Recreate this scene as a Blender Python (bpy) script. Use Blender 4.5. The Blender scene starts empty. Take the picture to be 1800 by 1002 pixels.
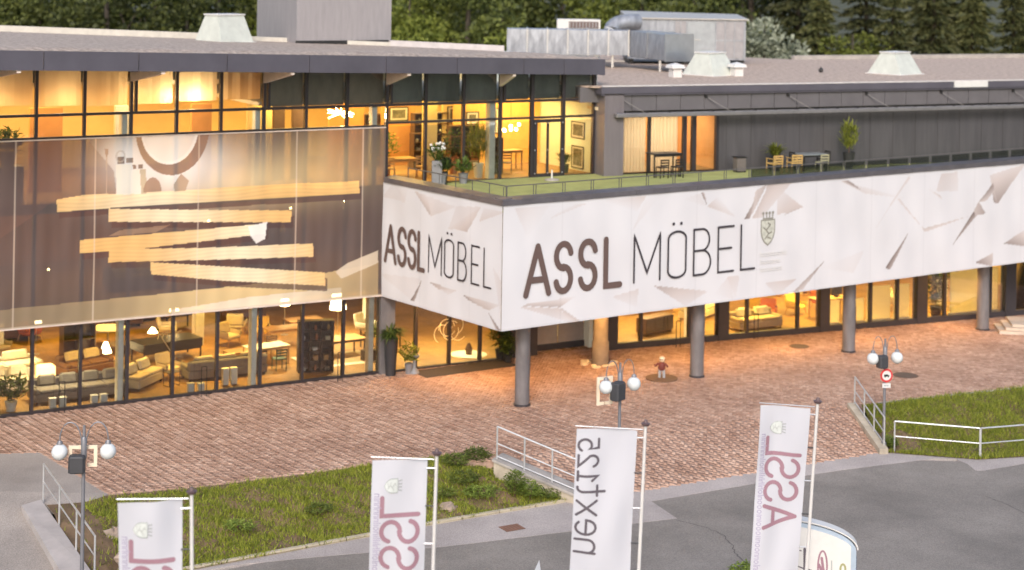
import bpy, math, random
import numpy as np
from mathutils import Matrix, Vector
from mathutils.geometry import tessellate_polygon

# ------------------------------------------------------------------ camera, sky, sun, exposure
SC = bpy.context.scene
COL = SC.collection
F_PX, PY, ROLL, HC = 3022.0, -63.7, 0.0167, 16.0     # focal length, principal row, roll, height of the drone
cam = bpy.data.cameras.new('camera')
cam.sensor_width = 36.0
cam.lens = F_PX / 1800 * 36
cam.shift_y = -(501 - PY) / 1800
cam.clip_start, cam.clip_end = 0.5, 3000
cam.dof.use_dof = True
cam.dof.focus_distance = 46.0
cam.dof.aperture_fstop = 0.52
cam_o = bpy.data.objects.new('camera', cam)
COL.objects.link(cam_o)
cam_o.matrix_world = Matrix.Translation((0, 0, HC)) @ Matrix.Rotation(math.radians(90), 4, 'X') @ Matrix.Rotation(ROLL, 4, 'Z')
SC.camera = cam_o

SUN_EL, SUN_AZ = 34.0, 186.0      # azimuth clockwise from +Y: the veiled sun stands behind the camera
world = bpy.data.worlds.new('World')
SC.world = world
world.use_nodes = True
wn = world.node_tree.nodes
sky = wn.new('ShaderNodeTexSky')
sky.sky_type = 'NISHITA'
sky.sun_disc = False
sky.sun_elevation = math.radians(SUN_EL)
sky.sun_rotation = math.radians(SUN_AZ)
sky.air_density = 1.0
sky.dust_density = 2.5
sky.ozone_density = 0.6
wn['Background'].inputs['Strength'].default_value = 0.115
world.node_tree.links.new(sky.outputs[0], wn['Background'].inputs['Color'])
sl = bpy.data.lights.new('sun', 'SUN')
sl.energy = 0.95
sl.angle = math.radians(14)
sl.color = (1.0, 0.97, 0.97)
so = bpy.data.objects.new('sun', sl)
COL.objects.link(so)
sd = Vector((math.sin(math.radians(SUN_AZ)) * math.cos(math.radians(SUN_EL)), math.cos(math.radians(SUN_AZ)) * math.cos(math.radians(SUN_EL)), math.sin(math.radians(SUN_EL))))
so.rotation_euler = sd.to_track_quat('Z', 'Y').to_euler()
SC.view_settings.view_transform = 'Standard'
SC.view_settings.look = 'None'
SC.view_settings.gamma = 1.0
SC.view_settings.exposure = 1.0
SC.cycles.max_bounces = 6
SC.cycles.transparent_max_bounces = 12
SC.cycles.use_denoising = True
SC.cycles.sample_clamp_indirect = 4.0
SC.cycles.caustics_reflective = False
SC.cycles.caustics_refractive = False

rnd = random.Random(7)
NP = np.random.default_rng(11)
PI = math.pi

# ------------------------------------------------------------------ placing helpers
_c, _s = math.cos(ROLL), math.sin(ROLL)
def ray(px, py):
    a, b = px - 900, py - PY
    return (a * _c + b * _s) / F_PX, -(-a * _s + b * _c) / F_PX
def G(px, py, z=0.0):
    """survey: where the sight line of a photograph point meets the level z"""
    a, b = ray(px, py)
    y = (z - HC) / b
    return Vector((a * y, y, z))
class Frame:
    """a wall line in plan: u along the wall, n behind it, z up"""
    def __init__(s, x, y, a):
        s.o, s.a = Vector((x, y, 0)), a
        s.M = Matrix.Translation(s.o) @ Matrix.Rotation(a, 4, 'Z')
        s.Mi = s.M.inverted()
    def w(s, u, n, z=0.0): return s.M @ Vector((u, n, z))
    def loc(s, p): return s.Mi @ Vector(p)
    def W(s, px, py, off=0.0):
        a, b = ray(px, py)
        o = s.w(0, off); d = s.w(1, off) - o
        # (a*y, y) = o + u*d
        det = a * (-d.y) + d.x
        y = (o.x * (-d.y) + d.x * o.y) / det
        u = (a * o.y - o.x) / det
        return u, HC + b * y
FA = Frame(-20.03, 57.947, 0.5274)          # long glass front
FB = Frame(-0.1717, 60.572, 0.6121)         # white banner front (u=0 is the corner)
_e = FA.w(17.5, -.12); _k = FB.w(0, 0) - _e
LC = math.hypot(_k.x, _k.y)
FC = Frame(_e.x, _e.y, math.atan2(_k.y, _k.x))     # white banner side (u=LC is the corner)
FR = Frame(4.998, 71.844, 0.4194)           # right wing
WORLD = Matrix.Identity(4)

# ------------------------------------------------------------------ materials
MATS = {}
def nt(name):
    m = bpy.data.materials.new(name)
    m.use_nodes = True
    return m, m.node_tree.nodes, m.node_tree.links, m.node_tree.nodes['Principled BSDF']
def mat(name, col, rough=0.6, metal=0.0, var=0.12, scale=3.0, bump=0.0, bscale=40.0, stretch=(1, 1, 1), spec=0.5, island=0.0, sat2=None):
    if name in MATS: return MATS[name]
    m, N, L, b = nt(name)
    b.inputs['Roughness'].default_value = rough
    b.inputs['Metallic'].default_value = metal
    b.inputs['Specular IOR Level'].default_value = spec
    tc = N.new('ShaderNodeTexCoord')
    mp = N.new('ShaderNodeMapping'); mp.inputs['Scale'].default_value = stretch
    L.new(tc.outputs['Object'], mp.inputs[0])
    no = N.new('ShaderNodeTexNoise'); no.inputs['Scale'].default_value = scale; no.inputs['Detail'].default_value = 6; no.inputs['Roughness'].default_value = .62
    L.new(mp.outputs[0], no.inputs[0])
    cr = N.new('ShaderNodeValToRGB')
    lo = [c * (1 - var) for c in col]; hi = [min(1, c * (1 + var)) for c in col]
    if sat2: hi = sat2
    cr.color_ramp.elements[0].position, cr.color_ramp.elements[1].position = .3, .7
    cr.color_ramp.elements[0].color = (*lo, 1); cr.color_ramp.elements[1].color = (*hi, 1)
    L.new(no.outputs[0], cr.inputs[0])
    out = cr.outputs[0]
    if island:
        ge = N.new('ShaderNodeNewGeometry')
        mr = N.new('ShaderNodeMapRange'); mr.inputs['To Min'].default_value = 1 - island; mr.inputs['To Max'].default_value = 1 + island
        L.new(ge.outputs['Random Per Island'], mr.inputs[0])
        mx = N.new('ShaderNodeVectorMath'); mx.operation = 'SCALE'
        L.new(out, mx.inputs[0]); L.new(mr.outputs[0], mx.inputs['Scale'])
        out = mx.outputs[0]
    L.new(out, b.inputs['Base Color'])
    if bump:
        n2 = N.new('ShaderNodeTexNoise'); n2.inputs['Scale'].default_value = bscale; n2.inputs['Detail'].default_value = 5
        L.new(mp.outputs[0], n2.inputs[0])
        bu = N.new('ShaderNodeBump'); bu.inputs['Strength'].default_value = bump; bu.inputs['Distance'].default_value = .02
        L.new(n2.outputs[0], bu.inputs['Height']); L.new(bu.outputs[0], b.inputs['Normal'])
    MATS[name] = m
    return m
def glow(name, col, strength):
    if name in MATS: return MATS[name]
    m, N, L, b = nt(name)
    b.inputs['Base Color'].default_value = (*col, 1)
    b.inputs['Emission Color'].default_value = (*col, 1)
    b.inputs['Emission Strength'].default_value = strength
    MATS[name] = m
    return m
def glass(name, tint=(.93, .95, .94), refl=1.0, rough=0.02):
    if name in MATS: return MATS[name]
    m, N, L, b = nt(name)
    N.remove(b)
    tr = N.new('ShaderNodeBsdfTransparent'); tr.inputs[0].default_value = (*tint, 1)
    gl = N.new('ShaderNodeBsdfGlossy'); gl.inputs['Roughness'].default_value = rough
    fr = N.new('ShaderNodeFresnel'); fr.inputs[0].default_value = 1.5
    mu = N.new('ShaderNodeMath'); mu.operation = 'MULTIPLY'; mu.inputs[1].default_value = refl
    mx = N.new('ShaderNodeMixShader')
    L.new(fr.outputs[0], mu.inputs[0]); L.new(mu.outputs[0], mx.inputs[0])
    L.new(tr.outputs[0], mx.inputs[1]); L.new(gl.outputs[0], mx.inputs[2])
    L.new(mx.outputs[0], N['Material Output'].inputs[0])
    MATS[name] = m
    return m
def printed(name, see=0.0, transl=0.0, rough=.7):
    """cloth with a print held in the colour attribute 'print'; see = share of open mesh holes"""
    m, N, L, b = nt(name)
    at = N.new('ShaderNodeAttribute'); at.attribute_name = 'print'
    L.new(at.outputs['Color'], b.inputs['Base Color'])
    b.inputs['Roughness'].default_value = rough
    b.inputs['Specular IOR Level'].default_value = .25
    tc = N.new('ShaderNodeTexCoord')
    no = N.new('ShaderNodeTexNoise'); no.inputs['Scale'].default_value = 1.3
    L.new(tc.outputs['Object'], no.inputs[0])
    bu = N.new('ShaderNodeBump'); bu.inputs['Strength'].default_value = .25; bu.inputs['Distance'].default_value = .05
    L.new(no.outputs[0], bu.inputs['Height']); L.new(bu.outputs[0], b.inputs['Normal'])
    sh = b.outputs[0]
    if transl:
        tl = N.new('ShaderNodeBsdfTranslucent'); L.new(at.outputs['Color'], tl.inputs[0])
        mx = N.new('ShaderNodeMixShader'); mx.inputs[0].default_value = transl
        L.new(sh, mx.inputs[1]); L.new(tl.outputs[0], mx.inputs[2]); sh = mx.outputs[0]
    if see:
        tr = N.new('ShaderNodeBsdfTransparent')
        mx = N.new('ShaderNodeMixShader'); mx.inputs[0].default_value = see
        L.new(sh, mx.inputs[1]); L.new(tr.outputs[0], mx.inputs[2]); sh = mx.outputs[0]
    L.new(sh, N['Material Output'].inputs[0])
    MATS[name] = m
    return m
def cloth(name, col, transl=.4):
    if name in MATS: return MATS[name]
    m, N, L, b = nt(name)
    b.inputs['Base Color'].default_value = (*col, 1); b.inputs['Roughness'].default_value = .8
    tl = N.new('ShaderNodeBsdfTranslucent'); tl.inputs[0].default_value = (*col, 1)
    mx = N.new('ShaderNodeMixShader'); mx.inputs[0].default_value = transl
    L.new(b.outputs[0], mx.inputs[1]); L.new(tl.outputs[0], mx.inputs[2]); L.new(mx.outputs[0], N['Material Output'].inputs[0])
    MATS[name] = m
    return m
def leafmat(name, a, b_, transl=.25):
    if name in MATS: return MATS[name]
    m, N, L, b = nt(name)
    ge = N.new('ShaderNodeNewGeometry'); cr = N.new('ShaderNodeValToRGB')
    cr.color_ramp.elements[0].color = (*a, 1); cr.color_ramp.elements[1].color = (*b_, 1)
    oi = N.new('ShaderNodeObjectInfo')
    L.new(ge.outputs['Random Per Island'], cr.inputs[0])
    hs = N.new('ShaderNodeHueSaturation')
    mr = N.new('ShaderNodeMapRange'); mr.inputs['To Min'].default_value = .7; mr.inputs['To Max'].default_value = 1.3
    L.new(oi.outputs['Random'], mr.inputs[0]); L.new(mr.outputs[0], hs.inputs['Value'])
    L.new(cr.outputs[0], hs.inputs['Color'])
    L.new(hs.outputs[0], b.inputs['Base Color']); b.inputs['Roughness'].default_value = .65
    tl = N.new('ShaderNodeBsdfTranslucent'); L.new(hs.outputs[0], tl.inputs[0])
    mx = N.new('ShaderNodeMixShader'); mx.inputs[0].default_value = transl
    L.new(b.outputs[0], mx.inputs[1]); L.new(tl.outputs[0], mx.inputs[2]); L.new(mx.outputs[0], N['Material Output'].inputs[0])
    MATS[name] = m
    return m

# ------------------------------------------------------------------ mesh builder and objects
class MB:
    def __init__(s, F=WORLD):
        s.v, s.f, s.F = [], [], F
    def add(s, vs, fs):
        k = len(s.v); F = s.F
        s.v += [F @ Vector(p) for p in vs]
        s.f += [tuple(i + k for i in f) for f in fs]
        return s
    def box(s, a, b):
        x0, y0, z0 = a; x1, y1, z1 = b
        return s.add([(x0, y0, z0), (x1, y0, z0), (x1, y1, z0), (x0, y1, z0), (x0, y0, z1), (x1, y0, z1), (x1, y1, z1), (x0, y1, z1)],
                     [(0, 3, 2, 1), (4, 5, 6, 7), (0, 1, 5, 4), (1, 2, 6, 5), (2, 3, 7, 6), (3, 0, 4, 7)])
    def cbox(s, c, d):
        return s.box([c[i] - d[i] / 2 for i in range(3)], [c[i] + d[i] / 2 for i in range(3)])
    def rbox(s, a, b, r=.03):
        """box with chamfered upright and top edges (rounded look)"""
        x0, y0, z0 = a; x1, y1, z1 = b
        r = min(r, (x1 - x0) * .45, (y1 - y0) * .45, (z1 - z0) * .45)
        def ring(i, z):
            return [(x0 + i + r, y0 + i, z), (x1 - i - r, y0 + i, z), (x1 - i, y0 + i + r, z), (x1 - i, y1 - i - r, z), (x1 - i - r, y1 - i, z), (x0 + i + r, y1 - i, z), (x0 + i, y1 - i - r, z), (x0 + i, y0 + i + r, z)]
        rs = [ring(r * .5, z0), ring(0, z0 + r * .5), ring(0, z1 - r), ring(r * .35, z1 - r * .3), ring(r, z1)]
        vs = [p for q in rs for p in q]; fs = [tuple(range(7, -1, -1)), tuple(range(32, 40))]
        for k in range(4):
            for i in range(8):
                j = (i + 1) % 8
                fs.append((k * 8 + i, k * 8 + j, k * 8 + 8 + j, k * 8 + 8 + i))
        return s.add(vs, fs)
    def quad(s, a, b, c, d): return s.add([a, b, c, d], [(0, 1, 2, 3)])
    def lathe(s, prof, n=12, c=(0, 0, 0), cap=True):
        vs, fs = [], []
        for r, z in prof:
            for i in range(n):
                t = 2 * PI * i / n
                vs.append((c[0] + r * math.cos(t), c[1] + r * math.sin(t), c[2] + z))
        for k in range(len(prof) - 1):
            for i in range(n):
                j = (i + 1) % n
                fs.append((k * n + i, k * n + j, k * n + n + j, k * n + n + i))
        if cap:
            fs.append(tuple(range(n - 1, -1, -1))); m = (len(prof) - 1) * n; fs.append(tuple(range(m, m + n)))
        return s.add(vs, fs)
    def ball(s, c, r, n=14, sz=1.0):
        prof = [(max(.001, r * math.sin(PI * i / 8)), -r * sz * math.cos(PI * i / 8)) for i in range(9)]
        return s.lathe(prof, n, c, cap=True)
    def tube(s, pts, r, n=8, r2=None):
        pts = [Vector(p) for p in pts]; vs, fs = [], []
        for i, p in enumerate(pts):
            d = (pts[min(i + 1, len(pts) - 1)] - pts[max(i - 1, 0)]).normalized()
            up = Vector((0, 0, 1)) if abs(d.z) < .9 else Vector((1, 0, 0))
            x = d.cross(up).normalized(); y = x.cross(d)
            rr = r if r2 is None else r + (r2 - r) * i / max(1, len(pts) - 1)
            for k in range(n):
                t = 2 * PI * k / n
                vs.append(p + x * rr * math.cos(t) + y * rr * math.sin(t))
        for i in range(len(pts) - 1):
            for k in range(n):
                j = (k + 1) % n
                fs.append((i * n + k, i * n + j, i * n + n + j, i * n + n + k))
        fs.append(tuple(range(n - 1, -1, -1))); m = (len(pts) - 1) * n; fs.append(tuple(range(m, m + n)))
        return s.add(vs, fs)
    def bar(s, a, b, w, h=None):
        """square bar between two points"""
        h = h or w
        a, b = Vector(a), Vector(b); d = (b - a).normalized()
        up = Vector((0, 0, 1)) if abs(d.z) < .95 else Vector((1, 0, 0))
        x = d.cross(up).normalized() * w / 2; y = x.cross(d).normalized() * h / 2
        vs = [a - x - y, a + x - y, a + x + y, a - x + y, b - x - y, b + x - y, b + x + y, b - x + y]
        return s.add(vs, [(0, 3, 2, 1), (4, 5, 6, 7), (0, 1, 5, 4), (1, 2, 6, 5), (2, 3, 7, 6), (3, 0, 4, 7)])
    def prism(s, poly, z0, z1):
        """plan polygon (ccw) extruded; z0/z1 numbers or functions of (x, y)"""
        f0 = z0 if callable(z0) else (lambda x, y: z0)
        f1 = z1 if callable(z1) else (lambda x, y: z1)
        n = len(poly)
        vs = [(p[0], p[1], f0(p[0], p[1])) for p in poly] + [(p[0], p[1], f1(p[0], p[1])) for p in poly]
        tr = tessellate_polygon([[Vector((p[0], p[1], 0)) for p in poly]])
        fs = []
        for t in tr:
            a, b, c = t
            q = [poly[a], poly[b], poly[c]]
            ar = (q[1][0] - q[0][0]) * (q[2][1] - q[0][1]) - (q[2][0] - q[0][0]) * (q[1][1] - q[0][1])
            if ar < 0: a, c = c, a
            fs.append((c, b, a)); fs.append((a + n, b + n, c + n))
        for i in range(n):
            j = (i + 1) % n
            fs.append((i, j, j + n, i + n))
        return s.add(vs, fs)
    def extr(s, pts, y0, y1):
        """polygon in the x-z plane extruded along y"""
        n = len(pts)
        vs = [(p[0], y0, p[1]) for p in pts] + [(p[0], y1, p[1]) for p in pts]
        fs = [tuple(range(n)), tuple(range(2 * n - 1, n - 1, -1))] + [(i, i + n, (i + 1) % n + n, (i + 1) % n) for i in range(n)]
        return s.add(vs, fs)
    def build(s, name, m, parent=None, smooth=False):
        vs = s.v
        if parent is not None:
            iv = WM[parent.name].inverted(); vs = [iv @ p for p in vs]
        me = bpy.data.meshes.new(name)
        me.from_pydata([tuple(p) for p in vs], [], s.f)
        me.update()
        if smooth:
            for p in me.polygons: p.use_smooth = True
            try: me.set_sharp_from_angle(angle=math.radians(40))
            except Exception: pass
        me.materials.append(m)
        o = bpy.data.objects.new(name, me)
        COL.objects.link(o)
        if parent is not None:
            o.parent = parent; WM[o.name] = WM[parent.name]
        else: WM[o.name] = Matrix.Identity(4)
        return o
WM = {}
def tag(o, label=None, cat=None, group=None, kind=None):
    if label: o['label'] = label
    if cat: o['category'] = cat
    if group: o['group'] = group
    if kind: o['kind'] = kind
    return o
def thing(name, label, cat, M=WORLD, group=None):
    o = bpy.data.objects.new(name, None)
    o.empty_display_size = .2
    COL.objects.link(o)
    o.matrix_world = M
    WM[o.name] = M.copy()
    return tag(o, label, cat, group)
def at(p, rz=0.0, sc=1.0):
    return Matrix.Translation(Vector(p)) @ Matrix.Rotation(rz, 4, 'Z') @ Matrix.Scale(sc, 4)
def dup(root, M, label, group=None):
    kids = [o for o in COL.objects if o.parent == root]
    r = root.copy(); COL.objects.link(r); r.matrix_world = M; WM[r.name] = M.copy()
    r['label'] = label
    if group: r['group'] = group
    for ch in kids:
        c = ch.copy(); COL.objects.link(c); c.parent = r; WM[c.name] = M.copy()
        for g in [o for o in COL.objects if o.parent == ch]:
            d = g.copy(); COL.objects.link(d); d.parent = c; WM[d.name] = M.copy()
    return r
def struct(o): return tag(o, kind='structure')
def area_light(name, F, u, n, z, sx, sy, watt, col=(1, .66, .30), parent=None, rot=None):
    l = bpy.data.lights.new(name, 'AREA'); l.shape = 'RECTANGLE'; l.size, l.size_y = sx, sy; l.energy = watt; l.color = col
    o = bpy.data.objects.new(name, l); COL.objects.link(o)
    o.matrix_world = F.M @ Matrix.Translation((u, n, z)) @ (rot or Matrix.Identity(4))
    return o
def point_light(name, p, watt, col=(1, .62, .28), r=.1):
    l = bpy.data.lights.new(name, 'POINT'); l.energy = watt; l.color = col; l.shadow_soft_size = r
    o = bpy.data.objects.new(name, l); COL.objects.link(o); o.location = p
    return o
def inside(x, y, poly):
    r = np.zeros(np.shape(x), bool); n = len(poly)
    for i in range(n):
        x0, y0 = poly[i][:2]; x1, y1 = poly[(i + 1) % n][:2]
        if y0 == y1: continue
        c = ((y0 > y) != (y1 > y)) & (x < (x1 - x0) * (y - y0) / (y1 - y0) + x0)
        r ^= c
    return r
def mesh_from(name, V, Fq, m, parent=None):
    me = bpy.data.meshes.new(name)
    V = np.asarray(V, np.float32); Fq = np.asarray(Fq, np.int32); k = Fq.shape[1]
    me.vertices.add(len(V)); me.vertices.foreach_set('co', V.ravel())
    me.loops.add(Fq.size); me.loops.foreach_set('vertex_index', Fq.ravel())
    me.polygons.add(len(Fq)); me.polygons.foreach_set('loop_start', np.arange(0, Fq.size, k, dtype=np.int32))
    me.update(calc_edges=True)
    me.materials.append(m)
    o = bpy.data.objects.new(name, me); COL.objects.link(o)
    if parent is not None:
        o.parent = parent; WM[o.name] = WM[parent.name]
    else: WM[o.name] = Matrix.Identity(4)
    return o

# palette
DARK = mat('anthracite_metal', (.055, .05, .056), .45, .3, .10)
GREYP = mat('grey_panel', (.14, .13, .135), .5, .2, .10, 1.2)
GREYW = mat('dark_grey_cladding', (.085, .08, .085), .55, .2, .18, 1.0, stretch=(3, 3, .3))
FASC = mat('fascia_metal', (.135, .125, .15), .42, .45, .12, .8)
MUL = mat('mullion_bronze', (.05, .042, .045), .4, .4, .1)
COLM = mat('column_grey', (.16, .148, .15), .55, .1, .28, 2.5, .15, 30, stretch=(1, 1, .35))
WHITE = mat('white_paint', (.64, .625, .60), .55, 0, .05)
CREAM = mat('cream_plaster', (.75, .62, .42), .8, 0, .08)
PEACH = mat('eave_beam_lit_tone', (.90, .76, .66), .6, 0, .05)  # peach tint holds the light that reaches the beams from inside
CONC = mat('concrete', (.36, .33, .30), .85, 0, .22, 1.6, .4, 30)
GRAV = mat('roof_gravel', (.38, .305, .25), .95, 0, .45, 6, 1.0, 14)
GALV = mat('galvanised_sheet', (.30, .315, .345), .5, .45, .30, 2.6, stretch=(2, 2, .5))
SKYL = mat('skylight_plastic', (.52, .54, .485), .45, 0, .10)
GLASS = glass('window_glass', refl=1.7)
OAK = mat('oak_wood', (.48, .28, .12), .5, 0, .25, 5, stretch=(1, 8, 8))
WALN = mat('walnut_wood', (.11, .06, .035), .45, 0, .3, 5, stretch=(1, 8, 8))
BLACK = mat('black_lacquer', (.018, .017, .017), .4)
GREYF = mat('grey_upholstery', (.20, .18, .165), .95, 0, .12, 8, .3, 120)
BEIGF = mat('beige_upholstery', (.46, .37, .25), .95, 0, .1, 8, .3, 120)
CREAF = mat('cream_upholstery', (.62, .56, .44), .95, 0, .08, 8, .3, 120)
STEEL = mat('brushed_steel', (.55, .55, .56), .35, .9, .08)
RAILG = mat('galvanised_rail', (.60, .60, .60), .45, .6, .12, 6)
CARPET = mat('ochre_floor', (.235, .125, .035), .6, 0, .35, .9)
TERRA = mat('terracotta', (.36, .14, .07), .8)

# ------------------------------------------------------------------ ground
ZR = -0.9                                    # level of the road in front of the forecourt
GRASSB = mat('earth_under_grass', (.055, .055, .022), .95, 0, .4, 2.0)
struct(MB().quad((-900, -300, -1.25), (900, -300, -1.25), (900, 1500, -1.25), (-900, 1500, -1.25)).build('ground', GRASSB))

def asphalt(name, c, cracks=True):
    m, N, L, b = nt(name)
    tc = N.new('ShaderNodeTexCoord')
    n1 = N.new('ShaderNodeTexNoise'); n1.inputs['Scale'].default_value = .35; n1.inputs['Detail'].default_value = 5; n1.inputs['Roughness'].default_value = .6
    n2 = N.new('ShaderNodeTexNoise'); n2.inputs['Scale'].default_value = 28; n2.inputs['Detail'].default_value = 3
    L.new(tc.outputs['Object'], n1.inputs[0]); L.new(tc.outputs['Object'], n2.inputs[0])
    cr = N.new('ShaderNodeValToRGB'); cr.color_ramp.elements[0].position = .3; cr.color_ramp.elements[1].position = .72
    cr.color_ramp.elements[0].color = (*[x * .74 for x in c], 1); cr.color_ramp.elements[1].color = (*[x * 1.20 for x in c], 1)
    L.new(n1.outputs[0], cr.inputs[0])
    cr2 = N.new('ShaderNodeValToRGB'); cr2.color_ramp.elements[0].position = .3; cr2.color_ramp.elements[1].position = .7
    cr2.color_ramp.elements[0].color = (.72, .72, .72, 1); cr2.color_ramp.elements[1].color = (1.2, 1.2, 1.2, 1)
    L.new(n2.outputs[0], cr2.inputs[0])
    mu = N.new('ShaderNodeMixRGB'); mu.blend_type = 'MULTIPLY'; mu.inputs[0].default_value = 1
    L.new(cr.outputs[0], mu.inputs[1]); L.new(cr2.outputs[0], mu.inputs[2])
    out = mu.outputs[0]
    if cracks:
        vo = N.new('ShaderNodeTexVoronoi'); vo.feature = 'DISTANCE_TO_EDGE'; vo.inputs['Scale'].default_value = .16
        n3 = N.new('ShaderNodeTexNoise'); n3.inputs['Scale'].default_value = .9; n3.inputs['Detail'].default_value = 4
        ad = N.new('ShaderNodeMixRGB'); ad.blend_type = 'ADD'; ad.inputs[0].default_value = 1.6
        L.new(tc.outputs['Object'], n3.inputs[0]); L.new(tc.outputs['Object'], ad.inputs[1]); L.new(n3.outputs['Color'], ad.inputs[2])
        L.new(ad.outputs[0], vo.inputs[0])
        c3 = N.new('ShaderNodeValToRGB'); c3.color_ramp.elements[0].position = .0; c3.color_ramp.elements[1].position = .006
        c3.color_ramp.elements[0].color = (.45, .45, .45, 1); c3.color_ramp.elements[1].color = (1, 1, 1, 1)
        L.new(vo.outputs[0], c3.inputs[0])
        m3 = N.new('ShaderNodeMixRGB'); m3.blend_type = 'MULTIPLY'; m3.inputs[0].default_value = 1
        L.new(out, m3.inputs[1]); L.new(c3.outputs[0], m3.inputs[2]); out = m3.outputs[0]
    L.new(out, b.inputs['Base Color']); b.inputs['Roughness'].default_value = .9
    bu = N.new('ShaderNodeBump'); bu.inputs['Strength'].default_value = .5; bu.inputs['Distance'].default_value = .02
    L.new(n2.outputs[0], bu.inputs['Height']); L.new(bu.outputs[0], b.inputs['Normal'])
    return m
ASPH = asphalt('road_asphalt', (.245, .218, .192), False)
PALE = asphalt('pale_asphalt_strip', (.42, .37, .345), False)
ACCS = asphalt('access_asphalt', (.36, .315, .28), False)

def pts(l, z): return [tuple(G(x, y, z)) for x, y in l]
# pale strip along the kerb and the dark carriageway in front of it
up_edge = [(120, 1042), (340, 1000), (600, 952), (770, 920), (1005, 880), (1140, 852), (1350, 822), (1480, 800), (1545, 794), (1640, 802), (1720, 808), (1800, 803), (1950, 786)]
lo_edge = [(1950, 800), (1800, 815), (1730, 827), (1715, 827), (1700, 815), (1680, 807), (1640, 806), (1560, 816), (1480, 826), (1350, 846), (1145, 881), (1190, 911), (770, 962), (600, 975), (430, 991), (340, 1006), (230, 1042)]
strip = pts(lo_edge[::-1], ZR) + pts(up_edge[::-1], ZR)
struct(MB().prism([p[:2] for p in strip], ZR - .1, ZR).build('pavement', PALE))
road = [(-30, 20, 0), (40, 20, 0), (60, 66, 0), (22, 62.5, 0)] + pts([(1850, 800), (1800, 806), (1715, 812), (1545, 806), (1350, 835), (1140, 868), (1005, 893), (600, 962), (340, 1012), (150, 1046)], ZR) + [(-30, 40, 0)]
struct(MB().prism([p[:2] for p in road], ZR - .12, ZR - .006).build('road', ASPH))

TAR = mat('tar_crack', (.06, .055, .055), .9)
rd = bpy.data.objects['road']
def crack(l):
    q = resample_px(l); mb = MB()
    for a, b in zip(q, q[1:]):
        d = (b - a).normalized(); n = Vector((-d.y, d.x, 0)) * rnd.uniform(.006, .013)
        mb.add([a - n, b - n, b + n, a + n], [(0, 1, 2, 3)])
    mb.build('crack', TAR, rd)
def resample_px(l):
    p = [G(x, y, ZR + .0005) for x, y in l]; out = []
    for a, b in zip(p, p[1:]):
        for i in range(5): out.append(a.lerp(b, i / 5) + Vector((rnd.uniform(-.05, .05), rnd.uniform(-.05, .05), 0)))
    return out + [p[-1]]
crack([(1192, 914), (1240, 926), (1270, 940), (1288, 958), (1292, 972), (1305, 985)])
crack([(1732, 872), (1765, 884), (1810, 908)])
MB().add([tuple(G(x, y, ZR + .001)) for x, y in ((938, 1006), (951, 1006), (948, 984))], [(0, 1, 2)]).build('road_marking', WHITE, rd)
# forecourt: flat court, ramp down to the road between the two wing walls
RA, RB = Vector((-.30, 55.40, 0)), Vector((12.62, 63.16, 0))
RC, RD = Vector((13.10, 60.15, ZR)), Vector((2.30, 54.12, ZR))
def ldist(x, y, a, b):
    d = (b - a); l = math.hypot(d.x, d.y)
    return ((x - a.x) * d.y - (y - a.y) * d.x) / l
def zramp(x, y):
    d1 = np.maximum(0, ldist(x, y, RA, RB)); d2 = np.maximum(0, -ldist(x, y, RD, RC))
    return ZR * d1 / np.maximum(1e-6, d1 + d2)
court = [(-30, 53.2), (-16.18, 55.22), (-14.87, 55.43), (-11.78, 51.25), (-9.3, 52.11), (-4.08, 54.78), (RA.x, RA.y), (RB.x, RB.y), (14.21, 63.83), (20.09, 66.55), (30, 71), tuple(FR.w(30, 0))[:2], tuple(FR.w(-.9, 0))[:2], tuple(FA.w(27.4, .7))[:2], tuple(FA.w(24.5, .7))[:2], tuple(FA.w(22.9, .0))[:2], tuple(FA.w(-14, 0))[:2]]
ramp = [(RA.x, RA.y), (RD.x, RD.y), (RC.x, RC.y), (RB.x, RB.y)]
JOINT = mat('paving_bed', (.40, .27, .21), .95, 0, .3, 6)
plaza = struct(MB().prism(court, -.35, -.022).build('forecourt', JOINT))
gv, gf = [], []
for i in range(13):
    for j in range(13):
        a = RA.lerp(RB, i / 12); b = RD.lerp(RC, i / 12); p = a.lerp(b, j / 12)
        gv.append((p.x, p.y, float(zramp(p.x, p.y)) - .022))
for i in range(12):
    for j in range(12): k = i * 13 + j; gf.append((k, k + 1, k + 14, k + 13))
rampo = struct(MB().add(gv, gf).build('forecourt_ramp', JOINT))

m, N, L, b = nt('clay_paver')
ge = N.new('ShaderNodeNewGeometry'); cr = N.new('ShaderNodeValToRGB')
E_ = cr.color_ramp.elements
E_[0].color = (.36, .22, .155, 1); E_[1].color = (.56, .39, .30, 1)
for p_, c_ in ((.25, (.43, .275, .20)), (.5, (.47, .305, .225)), (.75, (.51, .34, .255))):
    e = E_.new(p_); e.color = (*c_, 1)
L.new(ge.outputs['Random Per Island'], cr.inputs[0])
tc = N.new('ShaderNodeTexCoord'); no = N.new('ShaderNodeTexNoise'); no.inputs['Scale'].default_value = .45; no.inputs['Detail'].default_value = 6; no.inputs['Roughness'].default_value = .65
L.new(tc.outputs['Object'], no.inputs[0])
c2 = N.new('ShaderNodeValToRGB'); c2.color_ramp.elements[0].position = .32; c2.color_ramp.elements[1].position = .68
c2.color_ramp.elements[0].color = (.78, .72, .69, 1); c2.color_ramp.elements[1].color = (1.12, 1.10, 1.08, 1)
L.new(no.outputs[0], c2.inputs[0])
mu = N.new('ShaderNodeMixRGB'); mu.blend_type = 'MULTIPLY'; mu.inputs[0].default_value = 1
L.new(cr.outputs[0], mu.inputs[1]); L.new(c2.outputs[0], mu.inputs[2]); L.new(mu.outputs[0], b.inputs['Base Color'])
b.inputs['Roughness'].default_value = .85
PAVER = m
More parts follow.
